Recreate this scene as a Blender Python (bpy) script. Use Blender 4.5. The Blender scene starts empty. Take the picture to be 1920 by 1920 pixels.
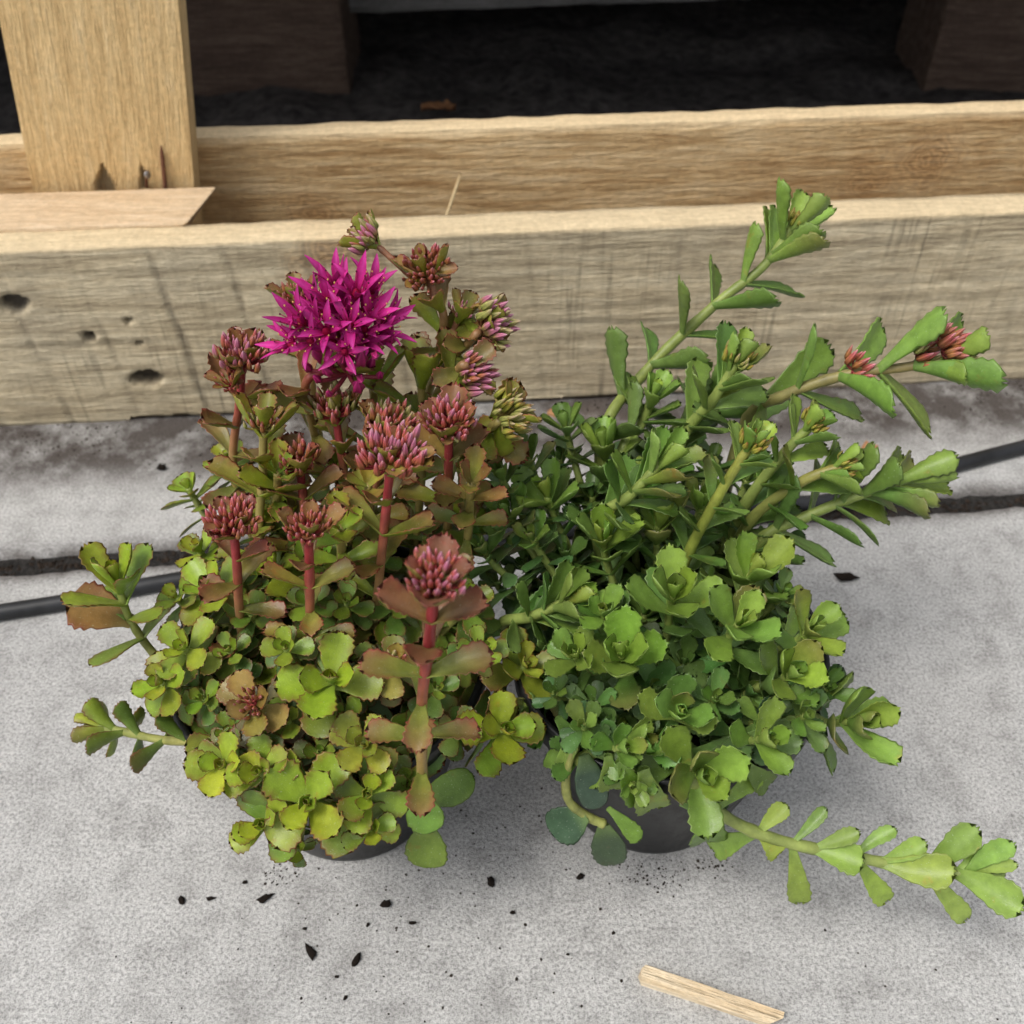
import bpy, math, random
import numpy as np
from mathutils import Vector, Matrix, noise as mnoise

random.seed(7); rng = np.random.default_rng(7)
scene = bpy.context.scene
COL = scene.collection

# ------------------------------------------------------------------ camera
CAM_H, PITCH, FPX = 0.3785, math.radians(45), 2000.0
cam_d = bpy.data.cameras.new('camera')
cam = bpy.data.objects.new('camera', cam_d); COL.objects.link(cam)
cam.location = (0, 0, CAM_H); cam.rotation_euler = (math.pi/2 - PITCH, 0, 0)
cam_d.sensor_width = 36; cam_d.lens = FPX/1920*36
cam_d.clip_start = 0.01; cam_d.clip_end = 60
cam_d.dof.use_dof = True; cam_d.dof.focus_distance = 0.335; cam_d.dof.aperture_fstop = 17
scene.camera = cam

# ------------------------------------------------------------------ light
SUN_EL, SUN_AZ = math.radians(62), math.radians(-125)     # azimuth from +Y, clockwise
w = bpy.data.worlds.new('World'); scene.world = w; w.use_nodes = True
nt = w.node_tree; nt.nodes.clear()
sky = nt.nodes.new('ShaderNodeTexSky'); sky.sky_type = 'NISHITA'; sky.sun_disc = False
sky.sun_elevation = SUN_EL; sky.sun_rotation = SUN_AZ
sky.air_density = 1.0; sky.dust_density = 3.0
hs = nt.nodes.new('ShaderNodeHueSaturation'); hs.inputs['Saturation'].default_value = 0.25
bg = nt.nodes.new('ShaderNodeBackground'); bg.inputs['Strength'].default_value = 0.118
wo = nt.nodes.new('ShaderNodeOutputWorld')
nt.links.new(sky.outputs[0], hs.inputs['Color']); nt.links.new(hs.outputs[0], bg.inputs['Color']); nt.links.new(bg.outputs[0], wo.inputs[0])
sl = bpy.data.lights.new('sun', 'SUN'); sl.energy = 1.35; sl.angle = math.radians(22); sl.color = (1.0, 0.96, 0.90)
sun = bpy.data.objects.new('sun', sl); COL.objects.link(sun)
sd = Vector((math.sin(SUN_AZ)*math.cos(SUN_EL), math.cos(SUN_AZ)*math.cos(SUN_EL), math.sin(SUN_EL)))
sun.rotation_euler = sd.to_track_quat('Z', 'Y').to_euler(); sun.location = sd*3
vs = scene.view_settings
vs.view_transform = 'Standard'; vs.look = 'None'; vs.exposure = 0.64; vs.gamma = 1.0
scene.render.engine = 'CYCLES'
scene.cycles.use_denoising = True; scene.cycles.use_adaptive_sampling = True; scene.cycles.adaptive_threshold = 0.03
scene.cycles.caustics_reflective = False; scene.cycles.caustics_refractive = False
scene.cycles.max_bounces = 6; scene.cycles.diffuse_bounces = 4; scene.cycles.glossy_bounces = 2; scene.cycles.transmission_bounces = 3

# ------------------------------------------------------------------ pixel -> place
SP, CP = math.sin(PITCH), math.cos(PITCH)
def ray(px, py):
    u, v = (px-960)/FPX, (py-960)/FPX
    return u, CP - SP*v, SP + CP*v
def atY(px, py, Y):
    u, f, d = ray(px, py); t = Y/f
    return Vector((u*t, Y, CAM_H - d*t))
def atZ(px, py, z=0.0):
    u, f, d = ray(px, py); t = (CAM_H-z)/d
    return Vector((u*t, f*t, z))
def mpp(P):                      # metres per photograph pixel at point P
    return (P.y*CP + (CAM_H-P.z)*SP)/FPX
VIEW = Vector((0, -0.62, 0.78)).normalized()

# ------------------------------------------------------------------ materials
class NT:
    def __init__(s, name):
        s.m = bpy.data.materials.new(name); s.m.use_nodes = True
        s.t = s.m.node_tree; s.t.nodes.clear()
        s.out = s.t.nodes.new('ShaderNodeOutputMaterial')
    def n(s, typ, **kw):
        nd = s.t.nodes.new(typ)
        for k, v in kw.items():
            if k.startswith('i_'):
                key = k[2:]; key = int(key) if key.isdigit() else key.replace('_', ' ')
                nd.inputs[key].default_value = v
            else: setattr(nd, k, v)
        return nd
    def l(s, a, b): s.t.links.new(a, b)
    def ramp(s, fac, stops):
        r = s.n('ShaderNodeValToRGB'); e = r.color_ramp.elements
        while len(e) < len(stops): e.new(0.5)
        for i, (p, c) in enumerate(stops):
            e[i].position = p; e[i].color = (c if len(c) == 4 else (*c, 1))
        s.l(fac, r.inputs[0]); return r.outputs[0]
    def mix(s, fac, a, b, bt='MIX'):
        m = s.n('ShaderNodeMix', data_type='RGBA', blend_type=bt)
        for sock, v in ((m.inputs[0], fac), (m.inputs[6], a), (m.inputs[7], b)):
            if hasattr(v, 'is_output'): s.l(v, sock)
            elif isinstance(v, (int, float)): sock.default_value = v
            else: sock.default_value = (*v, 1)
        return m.outputs[2]
    def math(s, op, a, b=0.0, clamp=False):
        m = s.n('ShaderNodeMath', operation=op, use_clamp=clamp)
        for sock, v in ((m.inputs[0], a), (m.inputs[1], b)):
            if hasattr(v, 'is_output'): s.l(v, sock)
            else: sock.default_value = v
        return m.outputs[0]
    def coord(s, which='Object', scale=(1, 1, 1), loc=(0, 0, 0)):
        c = s.n('ShaderNodeTexCoord'); mp = s.n('ShaderNodeMapping')
        mp.inputs['Scale'].default_value = scale; mp.inputs['Location'].default_value = loc
        s.l(c.outputs[which], mp.inputs[0]); return mp.outputs[0]
    def noise(s, vec, scale, detail=4, rough=0.55, dist=0.0):
        n = s.n('ShaderNodeTexNoise'); n.inputs['Scale'].default_value = scale
        n.inputs['Detail'].default_value = detail; n.inputs['Roughness'].default_value = rough
        n.inputs['Distortion'].default_value = dist
        s.l(vec, n.inputs['Vector']); return n.outputs['Fac']
    def principled(s, color, rough=0.6, spec=0.5, bump=None, bump_d=0.001, bump_s=0.5, **kw):
        p = s.n('ShaderNodeBsdfPrincipled')
        for sock, v in ((p.inputs['Base Color'], color), (p.inputs['Roughness'], rough), (p.inputs['Specular IOR Level'], spec)):
            if hasattr(v, 'is_output'): s.l(v, sock)
            elif isinstance(v, (int, float)): sock.default_value = v
            else: sock.default_value = (*v, 1)
        for k, v in kw.items(): p.inputs[k.replace('_', ' ')].default_value = v
        if bump is not None:
            b = s.n('ShaderNodeBump'); b.inputs['Distance'].default_value = bump_d; b.inputs['Strength'].default_value = bump_s
            s.l(bump, b.inputs['Height']); s.l(b.outputs[0], p.inputs['Normal'])
        return p.outputs[0]
    def done(s, sh): s.l(sh, s.out.inputs[0]); return s.m

def mat_leaf(name, rough=0.38, spec=0.45, trans=0.22, speck=0.35, bump=0.25):
    k = NT(name); a = k.n('ShaderNodeAttribute', attribute_name='Col')
    v = k.coord('Object')
    n1 = k.noise(v, 260, 4, 0.6); n2 = k.noise(v, 1900, 2, 0.5)
    c = k.mix(1.0, a.outputs['Color'], k.ramp(n1, [(0.25, (0.72, 0.74, 0.70)), (0.75, (1.2, 1.18, 1.15))]), 'MULTIPLY')
    sp = k.ramp(n2, [(0.66, (0, 0, 0)), (0.74, (1, 1, 1))])
    if speck > .2:
        bl = k.ramp(k.noise(v, 150, 3, 0.7), [(0.63, (0, 0, 0)), (0.72, (1, 1, 1))])
        c = k.mix(k.math('MULTIPLY', bl, 0.45), c, k.mix(1.0, c, (1.5, 0.75, 0.7), 'MULTIPLY'))
    c2 = k.mix(k.math('MULTIPLY', sp, speck), c, (0.55, 0.62, 0.5))
    bs = k.principled(c2, k.math('ADD', k.math('MULTIPLY', n1, 0.3), rough-0.15), spec, bump=n2, bump_d=0.0004, bump_s=bump)
    tr = k.n('ShaderNodeBsdfTranslucent'); k.l(c2, tr.inputs[0])
    mx = k.n('ShaderNodeMixShader'); mx.inputs[0].default_value = trans
    k.l(bs, mx.inputs[1]); k.l(tr.outputs[0], mx.inputs[2])
    return k.done(mx.outputs[0])
M_LEAF = mat_leaf('sedum_leaf')
M_STEM = mat_leaf('sedum_stem', 0.45, 0.4, 0.0, 0.12)
M_PETAL = mat_leaf('sedum_petal', 0.5, 0.3, 0.22, 0.0, 0.1)
M_BUD = mat_leaf('sedum_bud', 0.42, 0.4, 0.08, 0.12, 0.15)

def mat_concrete():
    k = NT('concrete'); v = k.coord('Object')
    big = k.noise(v, 5, 3, 0.6); mid = k.noise(v, 60, 3, 0.62); fine = k.noise(v, 780, 3, 0.85); grit = k.noise(v, 300, 3, 0.75)
    c = k.ramp(big, [(0.3, (0.395, 0.388, 0.375)), (0.7, (0.49, 0.482, 0.466))])
    c = k.mix(1.0, c, k.ramp(mid, [(0.28, (0.74, 0.735, 0.73)), (0.5, (1.0, 1.0, 1.0)), (0.7, (1.08, 1.08, 1.08))]), 'MULTIPLY')
    c = k.mix(k.math('MULTIPLY', k.ramp(k.noise(v, 17, 4, 0.7), [(0.52, (0, 0, 0)), (0.75, (1, 1, 1))]), 0.30), c, (0.27, 0.262, 0.25))
    c = k.mix(1.0, c, k.ramp(fine, [(0.34, (0.52, 0.52, 0.52)), (0.5, (0.98, 0.98, 0.98)), (0.64, (1.30, 1.30, 1.30))]), 'MULTIPLY')
    c = k.mix(k.math('MULTIPLY', k.ramp(grit, [(0.66, (0, 0, 0)), (0.74, (1, 1, 1))]), 0.6), c, (0.15, 0.125, 0.12))
    # brown soil staining that runs along the foot of the board, and faint rusty smears
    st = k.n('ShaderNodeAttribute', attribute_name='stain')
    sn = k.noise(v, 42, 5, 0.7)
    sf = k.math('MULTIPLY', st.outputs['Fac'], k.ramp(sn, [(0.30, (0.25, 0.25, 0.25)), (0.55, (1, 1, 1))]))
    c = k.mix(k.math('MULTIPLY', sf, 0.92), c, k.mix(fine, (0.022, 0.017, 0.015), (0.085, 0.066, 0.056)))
    ru = k.ramp(k.noise(k.coord('Object', (1, 1, 1), (3.1, 1.7, 0)), 9, 3, 0.6), [(0.66, (0, 0, 0)), (0.82, (1, 1, 1))])
    c = k.mix(k.math('MULTIPLY', ru, 0.2), c, (0.36, 0.24, 0.15))
    h = k.math('ADD', k.math('MULTIPLY', fine, 0.7), k.math('MULTIPLY', mid, 0.8))
    return k.done(k.principled(c, 0.9, 0.2, bump=h, bump_d=0.0022, bump_s=0.6))
M_CONC = mat_concrete()

def mat_wood(name, stops, axis=0, streak=1.0, rough=0.75, saw=0.0, ring=0.0, dirt=0.0, seed=0.0, crust=None, knots=()):
    k = NT(name)
    sc = [48.0, 48.0, 48.0]; sc[axis] = 4.5
    v = k.coord('Object', sc, (seed, seed*0.7, seed*1.3))
    g = k.noise(v, 3.2, 4, 0.65, 0.6)
    g2 = k.noise(v, 13.0, 3, 0.7, 0.3)
    vo = k.coord('Object', loc=(seed, 0, 0)); blot = k.noise(vo, 11, 4, 0.6); fine = k.noise(vo, 330, 3, 0.65)
    f = k.math('ADD', k.math('MULTIPLY', g, 0.55), k.math('ADD', k.math('MULTIPLY', g2, 0.30*streak), k.math('MULTIPLY', blot, 0.22)))
    c = k.ramp(f, stops)
    if ring:
        sc2 = [16.0, 16.0, 16.0]; sc2[axis] = 1.0
        wv = k.n('ShaderNodeTexWave', wave_type='BANDS', bands_direction='DIAGONAL')
        wv.inputs['Scale'].default_value = 7.0; wv.inputs['Distortion'].default_value = 5.5; wv.inputs['Detail'].default_value = 2
        wv.inputs['Detail Scale'].default_value = 0.9
        k.l(k.coord('Object', sc2, (seed*2, 0.2, 0.4)), wv.inputs['Vector'])
        c = k.mix(k.math('MULTIPLY', k.ramp(wv.outputs['Fac'], [(0.35, (0, 0, 0)), (0.95, (1, 1, 1))]), ring), c, (0.27, 0.15, 0.06))
    for (kx, kz, kr) in knots:
        kv = k.coord('Object', (0.62, 0.0, 1.0), (-kx*0.62, 0, -kz))
        ln = k.n('ShaderNodeVectorMath', operation='LENGTH'); k.l(kv, ln.inputs[0])
        dd = k.math('ADD', ln.outputs['Value'], k.math('MULTIPLY', k.math('SUBTRACT', k.noise(vo, 38, 3, .65), .5), kr*4.5))
        rg = k.math('MULTIPLY', k.math('ADD', k.math('SINE', k.math('MULTIPLY', dd, 6.0/kr*2.2)), 1.0), 0.5)
        msk = k.ramp(k.math('DIVIDE', dd, kr*3.0), [(0.1, (1, 1, 1)), (0.9, (0, 0, 0))])
        kc = k.mix(rg, (0.20, 0.09, 0.03), (0.50, 0.28, 0.11))
        c = k.mix(k.math('MULTIPLY', msk, 0.62), c, kc)
    a = k.n('ShaderNodeAttribute', attribute_name='dark')
    c = k.mix(k.math('MULTIPLY', a.outputs['Fac'], 1.0, True), c, (0.022, 0.016, 0.013))
    if saw:
        sv = k.noise(k.coord('Object', (210, 1, 7), (seed, 0, 0)), 1.0, 3, 0.7, 0.5)
        sm = k.noise(vo, 16, 2, 0.6)
        c = k.mix(k.ramp(sm, [(0.4, (0, 0, 0)), (0.62, (1, 1, 1))]), c, k.mix(1.0, c, k.ramp(sv, [(0.30, (1-saw, 1-saw, 1-saw)), (0.46, (1, 1, 1)), (0.7, (1.1, 1.1, 1.1))]), 'MULTIPLY'))
    if dirt:
        c = k.mix(k.math('MULTIPLY', k.ramp(k.noise(vo, 23, 5, 0.7), [(0.45, (0, 0, 0)), (0.75, (1, 1, 1))]), dirt), c, (0.15, 0.135, 0.115))
    if crust:                                              # freshly sawn upper edge, paler than the weathered face
        tp_ = k.n('ShaderNodeAttribute', attribute_name='fresh')
        c = k.mix(k.math('MULTIPLY', tp_.outputs['Fac'], 0.8), c, k.mix(g2, tuple(q*0.75 for q in crust), tuple(min(1, q*1.25) for q in crust)))
    c = k.mix(1.0, c, k.ramp(fine, [(0.3, (0.86, 0.86, 0.86)), (0.7, (1.1, 1.1, 1.1))]), 'MULTIPLY')
    h = k.math('ADD', g2, k.math('MULTIPLY', fine, 0.35))
    return k.done(k.principled(c, rough, 0.25, bump=h, bump_d=0.0018, bump_s=0.8))
M_WGREY = mat_wood('weathered_pine', [(0.38, (0.26, 0.205, 0.13)), (0.50, (0.47, 0.385, 0.25)), (0.64, (0.66, 0.565, 0.39))], 0, 1.0, 0.85, saw=0.55, dirt=0.32, knots=((-0.088, 0.098, 0.008), (0.292, 0.092, 0.006)), crust=(0.66, 0.52, 0.32))
M_WTAN = mat_wood('tan_pine', [(0.40, (0.36, 0.21, 0.085)), (0.52, (0.58, 0.395, 0.195)), (0.63, (0.72, 0.54, 0.31))], 0, 1.0, 0.75, ring=0.25, seed=2.3, knots=((0.235, 0.098, 0.009), (0.205, 0.082, 0.006), (0.17, 0.075, 0.003), (-0.10, 0.078, 0.006)), crust=(0.66, 0.52, 0.32))
M_WHONEY = mat_wood('honey_pine', [(0.34, (0.56, 0.36, 0.155)), (0.52, (0.72, 0.51, 0.25)), (0.68, (0.82, 0.63, 0.36))], 2, 0.8, 0.65, ring=0.12, seed=5.1)
M_WPALE = mat_wood('pale_pine', [(0.34, (0.46, 0.31, 0.18)), (0.52, (0.62, 0.46, 0.29)), (0.68, (0.72, 0.57, 0.40))], 0, 0.9, 0.75, seed=8.7)
M_STICK = mat_wood('stick_pine', [(0.38, (0.50, 0.36, 0.21)), (0.52, (0.66, 0.52, 0.34)), (0.64, (0.78, 0.66, 0.48))], 0, 1.2, 0.7, seed=3.3)
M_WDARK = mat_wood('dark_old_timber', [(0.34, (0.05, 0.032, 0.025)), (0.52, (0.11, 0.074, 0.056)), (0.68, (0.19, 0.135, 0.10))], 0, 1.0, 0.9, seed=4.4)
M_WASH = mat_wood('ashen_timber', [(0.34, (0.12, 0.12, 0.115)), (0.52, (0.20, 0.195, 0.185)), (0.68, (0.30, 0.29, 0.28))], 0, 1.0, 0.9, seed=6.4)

def mat_simple(name, c0, c1, scale, rough=0.8, spec=0.3, bd=0.001, bs=0.4, metal=0.0):
    k = NT(name); v = k.coord('Object'); n = k.noise(v, scale, 5, 0.65)
    return k.done(k.principled(k.ramp(n, [(0.3, c0), (0.7, c1)]), rough, spec, bump=n, bump_d=bd, bump_s=bs, Metallic=metal))
M_SOIL = mat_simple('peat_soil', (0.010, 0.008, 0.007), (0.055, 0.040, 0.030), 420, 0.95, 0.1, 0.003, 0.8)
M_GROUT = mat_simple('joint_dirt', (0.008, 0.008, 0.008), (0.05, 0.046, 0.042), 480, 0.95, 0.1, 0.003, 0.8)
M_TUBE = mat_simple('black_tube', (0.008, 0.0085, 0.009), (0.026, 0.027, 0.03), 60, 0.5, 0.35, 0.0004, 0.2)
M_RUST = mat_simple('rusty_steel', (0.10, 0.035, 0.018), (0.24, 0.11, 0.06), 700, 0.7, 0.4, 0.0004, 0.5, 0.3)
M_STEEL = mat_simple('dull_steel', (0.25, 0.22, 0.20), (0.5, 0.48, 0.46), 900, 0.42, 0.5, 0.0002, 0.1, 0.9)
M_DRY = mat_simple('dry_leaf', (0.16, 0.07, 0.03), (0.30, 0.15, 0.07), 200, 0.8, 0.2)
M_STRAW = mat_simple('straw', (0.45, 0.33, 0.17), (0.62, 0.48, 0.28), 300, 0.7, 0.3)
M_BARK = mat_simple('bark_chip', (0.30, 0.14, 0.06), (0.46, 0.25, 0.12), 260, 0.8, 0.2)
def mat_pot():
    k = NT('black_pot_plastic'); v = k.coord('Object'); n = k.noise(v, 30, 5, 0.7)
    st = k.noise(k.coord('Object', (1, 1, 0.35)), 160, 4, 0.7)
    dust = k.math('MULTIPLY', k.ramp(n, [(0.42, (0, 0, 0)), (0.75, (1, 1, 1))]), k.ramp(st, [(0.40, (0, 0, 0)), (0.70, (1, 1, 1))]))
    c = k.mix(k.math('MULTIPLY', dust, 0.55), (0.006, 0.0065, 0.007), (0.075, 0.072, 0.067))
    return k.done(k.principled(c, k.math('ADD', k.math('MULTIPLY', dust, 0.4), 0.38), 0.32, bump=st, bump_d=0.0004, bump_s=0.2))
M_POT = mat_pot()

# ------------------------------------------------------------------ object helpers
def mesh_obj(name, verts, faces, mat, parent=None, smooth=True, attrs=None):
    me = bpy.data.meshes.new(name)
    me.from_pydata([tuple(v) for v in verts], [], faces)
    if smooth: me.polygons.foreach_set('use_smooth', [True]*len(me.polygons))
    if attrs:
        for an, (ty, data) in attrs.items():
            at = me.attributes.new(an, ty, 'POINT')
            at.data.foreach_set('color' if 'COLOR' in ty else 'value', np.asarray(data, dtype=np.float32).ravel())
    me.materials.append(mat); me.update()
    o = bpy.data.objects.new(name, me); COL.objects.link(o)
    if parent: o.parent = parent
    return o
def empty(name, loc):
    o = bpy.data.objects.new(name, None); COL.objects.link(o); o.location = loc; o.empty_display_size = 0.02
    return o
def tag(o, label=None, cat=None, group=None, kind=None):
    for kk, v in (('label', label), ('category', cat), ('group', group), ('kind', kind)):
        if v: o[kk] = v
    return o
def crom(pts, n=10):
    P = [Vector(p) for p in pts]
    if len(P) == 2: return [P[0].lerp(P[1], i/n) for i in range(n+1)]
    P = [P[0]*2-P[1]] + P + [P[-1]*2-P[-2]]; out = []
    for i in range(1, len(P)-2):
        a, b, c, d = P[i-1], P[i], P[i+1], P[i+2]
        for j in range(n):
            t = j/n
            out.append(0.5*((2*b)+(c-a)*t+(2*a-5*b+4*c-d)*t*t+(3*b-a-3*c+d)*t**3))
    out.append(P[-2].copy()); return out
def frames(path):
    T = [(path[min(i+1, len(path)-1)]-path[max(i-1, 0)]).normalized() for i in range(len(path))]
    ref = Vector((1, 0, 0)) if abs(T[0].x) < 0.8 else Vector((0, 0, 1))
    n = (ref - T[0]*ref.dot(T[0])).normalized(); N = [n]
    for i in range(1, len(path)):
        n = T[i-1].rotation_difference(T[i]) @ N[-1]
        n = (n - T[i]*n.dot(T[i])).normalized(); N.append(n)
    return T, N
def tube_data(path, radii, sides=8, cap=True):
    T, N = frames(path); V = []; F = []
    for p, t, n, r in zip(path, T, N, radii):
        b = t.cross(n)
        for k in range(sides):
            a = 2*math.pi*k/sides; V.append(p + n*math.cos(a)*r + b*math.sin(a)*r)
    m = len(path)
    for i in range(m-1):
        for k in range(sides):
            k2 = (k+1) % sides; F.append((i*sides+k, i*sides+k2, (i+1)*sides+k2, (i+1)*sides+k))
    if cap: F.append(tuple(range(sides))[::-1]); F.append(tuple((m-1)*sides+k for k in range(sides)))
    return V, F
def lathe(profile, seg=64):
    V = []; F = []
    for (r, z) in profile:
        for k in range(seg):
            a = 2*math.pi*k/seg; V.append((r*math.cos(a), r*math.sin(a), z))
    for i in range(len(profile)-1):
        for k in range(seg):
            k2 = (k+1) % seg; F.append((i*seg+k, i*seg+k2, (i+1)*seg+k2, (i+1)*seg+k))
    return V, F
def sst(e0, e1, x):
    t = min(1, max(0, (x-e0)/(e1-e0))); return t*t*(3-2*t)
def fbm(p, o=4):
    return mnoise.fractal(p, 1.0, 2.0, o)
def grid_box(size, n, disp=None):
    """box centred in x,y with z from 0, subdivided faces sharing verts; disp(Vector)->(Vector, dark)"""
    sx, sy, sz = size; nx, ny, nz = n; idx = {}; V = []; F = []
    def vid(i, j, k):
        if (i, j, k) not in idx:
            idx[(i, j, k)] = len(V); V.append(Vector((sx*(i/nx-0.5), sy*(j/ny-0.5), sz*k/nz)))
        return idx[(i, j, k)]
    for i in range(nx):
        for k in range(nz):
            F.append((vid(i, 0, k), vid(i+1, 0, k), vid(i+1, 0, k+1), vid(i, 0, k+1)))
            F.append((vid(i, ny, k), vid(i, ny, k+1), vid(i+1, ny, k+1), vid(i+1, ny, k)))
    for i in range(nx):
        for j in range(ny):
            F.append((vid(i, j, nz), vid(i+1, j, nz), vid(i+1, j+1, nz), vid(i, j+1, nz)))
            F.append((vid(i, j, 0), vid(i, j+1, 0), vid(i+1, j+1, 0), vid(i+1, j, 0)))
    for j in range(ny):
        for k in range(nz):
            F.append((vid(0, j, k), vid(0, j, k+1), vid(0, j+1, k+1), vid(0, j+1, k)))
            F.append((vid(nx, j, k), vid(nx, j+1, k), vid(nx, j+1, k+1), vid(nx, j, k+1)))
    dark = [0.0]*len(V)
    if disp:
        for q in range(len(V)): V[q], dark[q] = disp(V[q])
    return V, F, dark
def board(name, size, n, mat, loc, rot=(0, 0, 0), disp=None, parent=None, rough=0.0006, freq=60, smooth=False):
    sx, sy, sz = size; off = Vector((random.random()*9, random.random()*9, random.random()*9))
    def d0(p):
        r = Vector(p)
        e = [abs(abs(p.x)-sx/2) < 1e-6, abs(abs(p.y)-sy/2) < 1e-6, p.z < 1e-6 or abs(p.z-sz) < 1e-6]
        if sum(e) >= 2:                                     # worn arrises
            bv = 0.0009 + 0.0009*abs(mnoise.noise(p*40+off))
            if e[0]: r.x -= math.copysign(bv, p.x)
            if e[1]: r.y -= math.copysign(bv, p.y)
            if e[2]: r.z += bv if p.z < 1e-6 else -bv
        nn = mnoise.noise_vector(p*freq+off)*rough
        r += nn
        return r, 0.0
    V, F, dk = grid_box(size, n, disp or d0)
    fr = [sst(sz-0.0045, sz-0.0012, v[2]) for v in V]
    o = mesh_obj(name, V, F, mat, parent, smooth, {'dark': ('FLOAT', dk), 'fresh': ('FLOAT', fr)})
    o.location = loc; o.rotation_euler = rot
    return o

# ================================================================== SETTING
pave = mesh_obj('pavement', [(-3, -2, -0.0032), (3, -2, -0.0032), (3, 3, -0.0032), (-3, 3, -0.0032)], [(0, 1, 2, 3)], M_GROUT)
tag(pave, 'grey concrete slab paving under the two pots', 'pavement', kind='structure')
JA = (-0.245, 0.343); JS = math.tan(math.radians(5.2))
def jointY(x): return JA[1] + (x-JA[0])*JS
def boardY(x): return 0.4444 + 0.0736*(x+0.279)
def slab(far):
    nx, ny = 240, 90; V = []; F = []; st = []
    xs = np.concatenate([[-2.2, -1.2, -0.7], np.linspace(-0.45, 0.45, nx), [0.7, 1.2, 2.2]])
    if far: ts = np.concatenate([[0, 0.004, 0.008], np.linspace(0.012, 0.16, 60), [0.25, 0.5]])
    else:   ts = np.concatenate([[0, 0.004, 0.008], np.linspace(0.014, 0.30, 60), [0.6, 1.2]])
    rows = []
    for x in xs:
        rag = 0.0022*fbm(Vector((x*45, far*7.0, 0)), 4) + 0.0012*fbm(Vector((x*160, far*3.0, 2)), 3)
        gap = 0.0048
        row = []
        # lip going down into the joint, then the edge, then the field
        y0 = jointY(x) + (gap if far else -gap) + rag
        s = 1 if far else -1
        prof = [(-0.0, -0.014), (0.0004, -0.004), (0.0022, -0.0007)] + [(t+0.004, 0.0) for t in ts[1:]]
        for (dy, z) in prof:
            y = y0 + s*dy
            zz = z + 0.0004*mnoise.noise(Vector((x*22, y*22, 3))) if z >= -0.001 else z
            row.append(len(V)); V.append((float(x), float(y), zz))
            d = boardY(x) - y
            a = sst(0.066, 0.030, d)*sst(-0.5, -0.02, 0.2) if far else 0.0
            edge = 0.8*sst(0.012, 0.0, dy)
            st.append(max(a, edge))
        rows.append(row)
    for i in range(len(rows)-1):
        for j in range(len(rows[0])-1):
            f = (rows[i][j], rows[i+1][j], rows[i+1][j+1], rows[i][j+1])
            F.append(f if far else f[::-1])
    mesh_obj('slab', V, F, M_CONC, pave, True, {'stain': ('FLOAT', st)})
slab(0); slab(1)

YAW = math.atan(0.0736)
CY, SY = math.cos(YAW), math.sin(YAW)
def bpos(x, off, z=0.0):          # point on the board line at world x, pushed back by off
    return Vector((x - off*SY, boardY(x) + off*CY, z))
# ---- front board: weathered, saw-marked, knot holes
HOLES = []
FT, FH, FL = 0.016, 0.1085, 1.15
for (px, py, rx, rz) in ((275, 710, 0.0088, 0.0048), (25, 572, 0.0075, 0.005), (166, 631, 0.0035, 0.0032), (262, 645, 0.002, 0.0012), (238, 602, 0.0018, 0.0016)):
    P = atY(px, py, 0.45); P = atY(px, py, boardY(P.x)); P = atY(px, py, boardY(P.x))
    HOLES.append((P.x/CY, P.z, rx, rz))
def front_disp(p):
    r = Vector(p); dark = 0.0
    ex = p.x
    front = p.y < -FT/2+1e-6; top = p.z > FH-1e-6; bot = p.z < 1e-6
    if front:
        g = fbm(Vector((ex*9, p.z*170, 1)), 4)*0.0006
        saw = 0.0
        ph = ex*1.0 + p.z*0.10 + 0.002*mnoise.noise(Vector((ex*20, p.z*30, 5)))
        fr = (ph*27) % 1.0
        strength = max(0.0, mnoise.noise(Vector((math.floor(ph*27)*3.7, 2, 1)))+0.55)*max(0.1, 0.6+1.3*mnoise.noise(Vector((ex*9, p.z*28, 7))))*(1 if ex < 0.02 else 0.45)
        wob = mnoise.noise(Vector((ex*70, p.z*70, 9)))
        saw = math.exp(-((fr-0.5)/0.045)**2)*strength*(0.7+0.6*wob)
        r.y += 0.0013*saw + g; dark = max(dark, 0.85*saw)
        crk = math.exp(-((p.z-0.052-0.004*mnoise.noise(Vector((ex*6, 1, 1))))/0.0009)**2)*max(0, mnoise.noise(Vector((ex*11, 4, 4)))+0.15)
        r.y += 0.002*crk; dark = max(dark, 0.7*crk)
        for (hx, hz, rx, rz) in HOLES:
            q = ((ex-hx)/rx)**2 + ((p.z-hz)/rz)**2 + 0.5*mnoise.noise(Vector((ex*220, p.z*220, 2)))
            if q < 1.5:
                a = sst(1.25, 0.55, q); r.y += 0.006*a; dark = max(dark, 0.93*a)
    if top and front: r.z -= 0.0012+0.0012*abs(fbm(Vector((ex*40, 1, 1)), 3)); r.y += 0.0008
    if bot: r.z += max(0, 0.006*fbm(Vector((ex*14+4, 1, 7)), 4)) + (0.003 if ex > -0.21 and ex < 0.1 else 0)
    if top: r.z += 0.0007*fbm(Vector((ex*30, p.y*60, 3)), 3)
    return r, dark
fb = board('weathered_board', (FL, FT, FH), (640, 4, 60), M_WGREY, bpos(0, FT/2), (0, 0, YAW), front_disp, smooth=True)
tag(fb, 'weathered grey pine board with saw marks and knot holes standing on the slab', 'board')
# ---- second board, set back and higher
S_OFF, S_T, S_TOP = 0.076, 0.015, 0.1245
sb = board('tan_board', (1.15, S_T, S_TOP), (220, 3, 24), M_WTAN, bpos(0, S_OFF+S_T/2), (0, 0, YAW), rough=0.0004, freq=40)
tag(sb, 'clean tan pine board with wavy grain behind the weathered board', 'board')
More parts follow.
